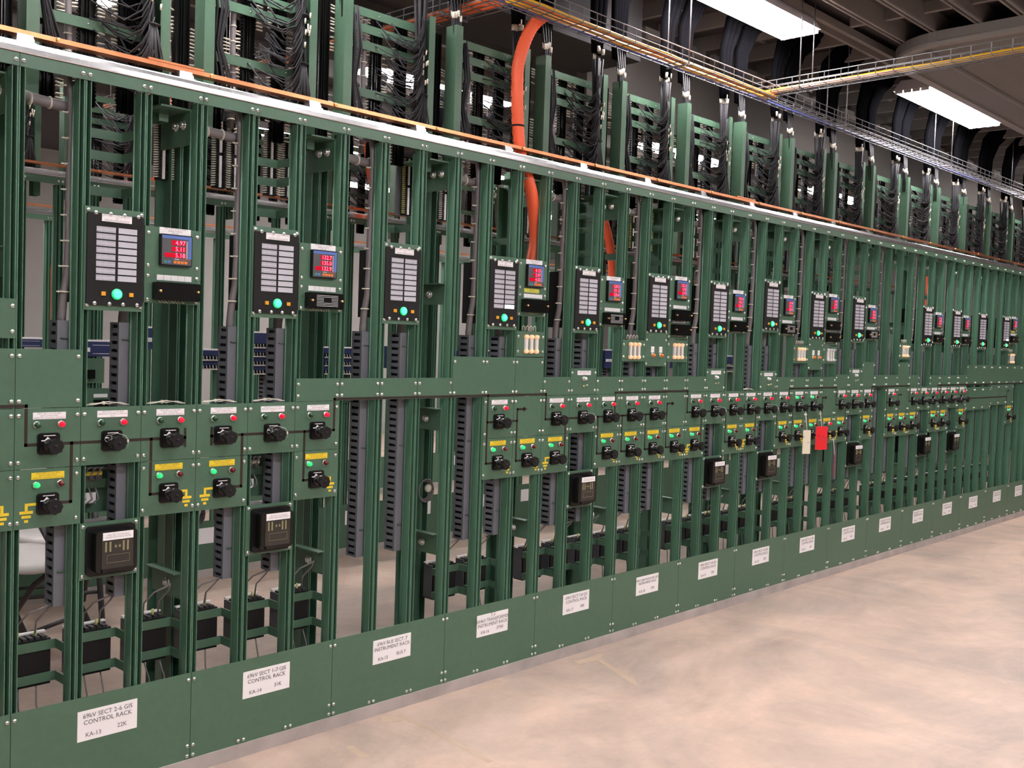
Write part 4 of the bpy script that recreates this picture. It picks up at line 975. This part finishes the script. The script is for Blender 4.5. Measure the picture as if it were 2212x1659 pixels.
# ------------------------------------------------------------------ second row equipment
def second_row():
    Y = ROW2-.05
    ch = {}
    def chassis(x, z0, w, h, label, terms=False):
        t = thing('relay_chassis', (x, Y, z0), label, 'relay chassis', 'blue relay chassis in the second row')
        MB().box(0, w, 0, .8, 0, h).build('case', BLUECHASSIS, t)
        MB().box(0, w, -.02, .3, h, h+.05).build('top_strip', WHITE, t)
        if terms:
            m = MB()
            for r in range(max(1, int(h/.28))):
                for i in range(int(w/.11)): m.box(.04+i*.11, .10+i*.11, -.05, 0, .06+r*.28, .16+r*.28)
            m.build('terminals', BLACKMATT, t)
            m = MB()
            for r in range(max(1, int(h/.28))):
                for i in range(int(w/.11)): m.tube([(.07+i*.11, -.05, .14+r*.28), (.07+i*.11, -.08, .04+r*.28)], .014, 4)
                m.tube([(0, -.08, .02+r*.28), (w, -.08, .02+r*.28)], .02, 5)
            m.build('wires', OFFWHITE, t)
        else:
            nameplate(t, w*.25, h*.45, w*.4, .12, WHITE, 'RELAY', size=.07, y=0)
            MB().box(w*.5, w*.95, -.004, 0, h*.75, h*.78).box(w*.5, w*.95, -.004, 0, h*.18, h*.21).build('face_lines', WHITE, t)
    chassis(6.2, 6.82, 1.5, .42, 'blue relay chassis seen under the KA-13 annunciator, second row')
    chassis(4.2, 7.05, 1.35, .22, 'low blue relay chassis seen between the first uprights, second row')
    chassis(8.3, 7.05, 1.0, .62, 'blue relay chassis seen behind the power meter of KA-13, second row')
    chassis(10.2, 6.45, 1.2, .60, 'blue relay chassis with wired terminals before the KA-14 annunciator', True)
    chassis(12.1, 6.3, .9, 1.33, 'tall relay chassis with four rows of wired terminals under the KA-14 annunciator', True)
    chassis(14.9, 6.3, 1.2, .9, 'blue relay chassis with wired terminals just past rack KA-14', True)
    chassis(18.1, 6.5, 1.4, .8, 'blue relay chassis with wired terminals behind KA-15, second row', True)
    for i, x in enumerate((21.5, 24.4, 27.3, 30.2, 33.2, 36.4, 39.5)):
        chassis(x, 6.4+.15*(i % 2), 1.4, .8, '%s blue relay chassis beyond KA-15 in the second row' % ORD[i], i % 2 == 0)
    # black test switches and panels in the second row
    n = 0
    for x, z in ((6.3, 6.35), (6.9, 5.5), (15.5, 5.6), (21.6, 5.7)):
        p = tag(MB().box(-.1, 1.0, -.016, 0, -.28, .42).build('instrument_plate', GREEN, None, (x, ROW2-.03, z)), '%s small second-row panel with black test block, from camera end' % ORD[n], 'panel', 'second row panels')
        MB().box(.1, .68, -.15, -.016, -.15, .10).build('test_block', BLACKGLOSS, p); MB().box(.1, .5, -.03, -.016, .16, .26).build('label_strip', WHITE, p); n += 1
    # grey ducts on row two
    D = duct_mesh(4.2); n = 0
    for k in range(2, 18):
        for dx in (.78,):
            o = link('wiring_duct', D, None, (3*k+dx, ROW2+.24, 3.2)); tag(o, '%s grey wiring duct of the second row, from camera end' % ORD[n], 'wiring duct', 'second row wiring ducts'); n += 1
    # copper ground bar standing upright against the pale wall at the left
    t = thing('copper_bus_bar', (7.45, ROW2+4, 0), 'upright copper bar with bolt heads seen under the KA-13 annunciator', 'bus bar', 'upright copper bars')
    MB().box(0, .30, 0, .05, 0, 9.5).build('bar', mat('dull_copper', (.42, .15, .07), .5, .4), t)
    m = MB()
    for i in range(28): m.lathe_y((.11+.08*(i % 2), 0, 3+i*.22), [(.02, 0), (.02, -.02)], 6)
    m.build('bolt_heads', ZINC, t)
    # reel of coiled wire on the rear column of KA-15
    for i, (x, y, z) in enumerate(((3.62, 1.06, 4.3), (9.33, 1.06, 4.27))):
        t = thing('cable_coil', (x, y, z), ['coiled cable hanging behind the switch panels of KA-14', 'coiled cable hanging behind the rack placarded KA-15'][i], 'coil', 'coiled cables')
        m = MB()
        for j in range(5): m.tube([(.22*math.cos(a)*(1-.05*j), .02*j, .26*math.sin(a)*(1-.06*j)) for a in [q*PI/9 for q in range(19)]], .014, 4)
        m.build('loops', GREYWIRE, t); MB().lathe_y((.0, -.03, .06), [(.09, 0), (.09, -.05), (.04, -.06)], 10).build('plug', OFFWHITE, t)

def chair():
    t = thing('folding_chair', (3.55, 8.35, 0), 'white plastic folding chair with black steel legs just behind rack KA-13', 'chair', 'folding chairs behind the racks')
    t.rotation_euler = (0, 0, .5)
    def pad(name, w, d, th, cz, tilt, cy):
        m = MB(); n = 20; vs = []; 
        top = []; 
        for s, z in ((.90, th), (1.0, th*.6), (1.0, th*.2), (.92, 0)):
            for j in range(n):
                a = 2*PI*j/n; x = math.copysign(abs(math.cos(a))**.6, math.cos(a))*w/2*s; y = math.copysign(abs(math.sin(a))**.6, math.sin(a))*d/2*s
                vs.append((x, cy+y*math.cos(tilt)-z*math.sin(tilt), cz+y*math.sin(tilt)+z*math.cos(tilt)))
        fs = [(i*n+j, (i+1)*n+j, (i+1)*n+(j+1) % n, i*n+(j+1) % n) for i in range(3) for j in range(n)]+[tuple(range(n)), tuple(3*n+j for j in reversed(range(n)))]
        m._add(vs, fs, True); m.build(name, CHAIRWHITE, t)
    pad('seat', 2.1, 2.0, .22, 2.15, 0.06, 0); pad('backrest', 2.0, 1.1, .14, 3.75, 1.40, 1.35)
    for sx in (-1, 1):
        MB().tube([(sx*1.0, -1.25, .03), (sx*1.0, -.1, 2.0), (sx*.98, 1.35, 4.2)], .075, 8).build('leg', CHAIRLEG, t)
        MB().tube([(sx*.88, 1.5, .03), (sx*.88, .5, 1.4), (sx*.88, -.5, 2.15)], .075, 8).build('leg', CHAIRLEG, t)
    MB().tube([(-1.0, -.8, .8), (1.0, -.8, .8)], .05, 6).build('stretcher', CHAIRLEG, t)
    MB().tube([(-.88, 1.1, .6), (.88, 1.1, .6)], .05, 6).build('stretcher', CHAIRLEG, t)
    c = copy_tree(t, (5.3, 10.9, 0), 'second folding chair farther back, its seat half hidden by the switch panels', 'folding chairs behind the racks'); c.rotation_euler = (0, 0, -.3)

room()
lights()
row_of_racks()
def loose_wires():
    for b in (1, 2, 3, 4, 21):
        w = pitch(b); x = U(b); zt = 6.42 if b != 21 else 6.42
        t = thing('wire_bundle', (x, .10, zt), 'pale wires lying on the switch panels, '+where(b), 'wire bundle', 'pale wires on top of switch panels')
        m = MB()
        for i in range(2):
            A = .045-.02*i; m.tube([(.14+.07*q, .02*math.sin(q*.9+i), .015+A*math.sin(PI*q/10)+.008*math.sin(q*1.7+2*i)) for q in range(11)], .010, 5)
        m.box(.40, .43, -.02, .03, .02, .075)
        m.build('wires', OFFWHITE, t)
loose_wires()
top_bars(0, U(-6), 56, 'the near rack row', True)
top_bars(ROW2, 0, 66, 'the second rack row', False)
top_bars(ROW3, 6, 72, 'the third rack row', False)
mimic_panels()
instruments()
behind()
frames()
trays()
second_row()
chair()
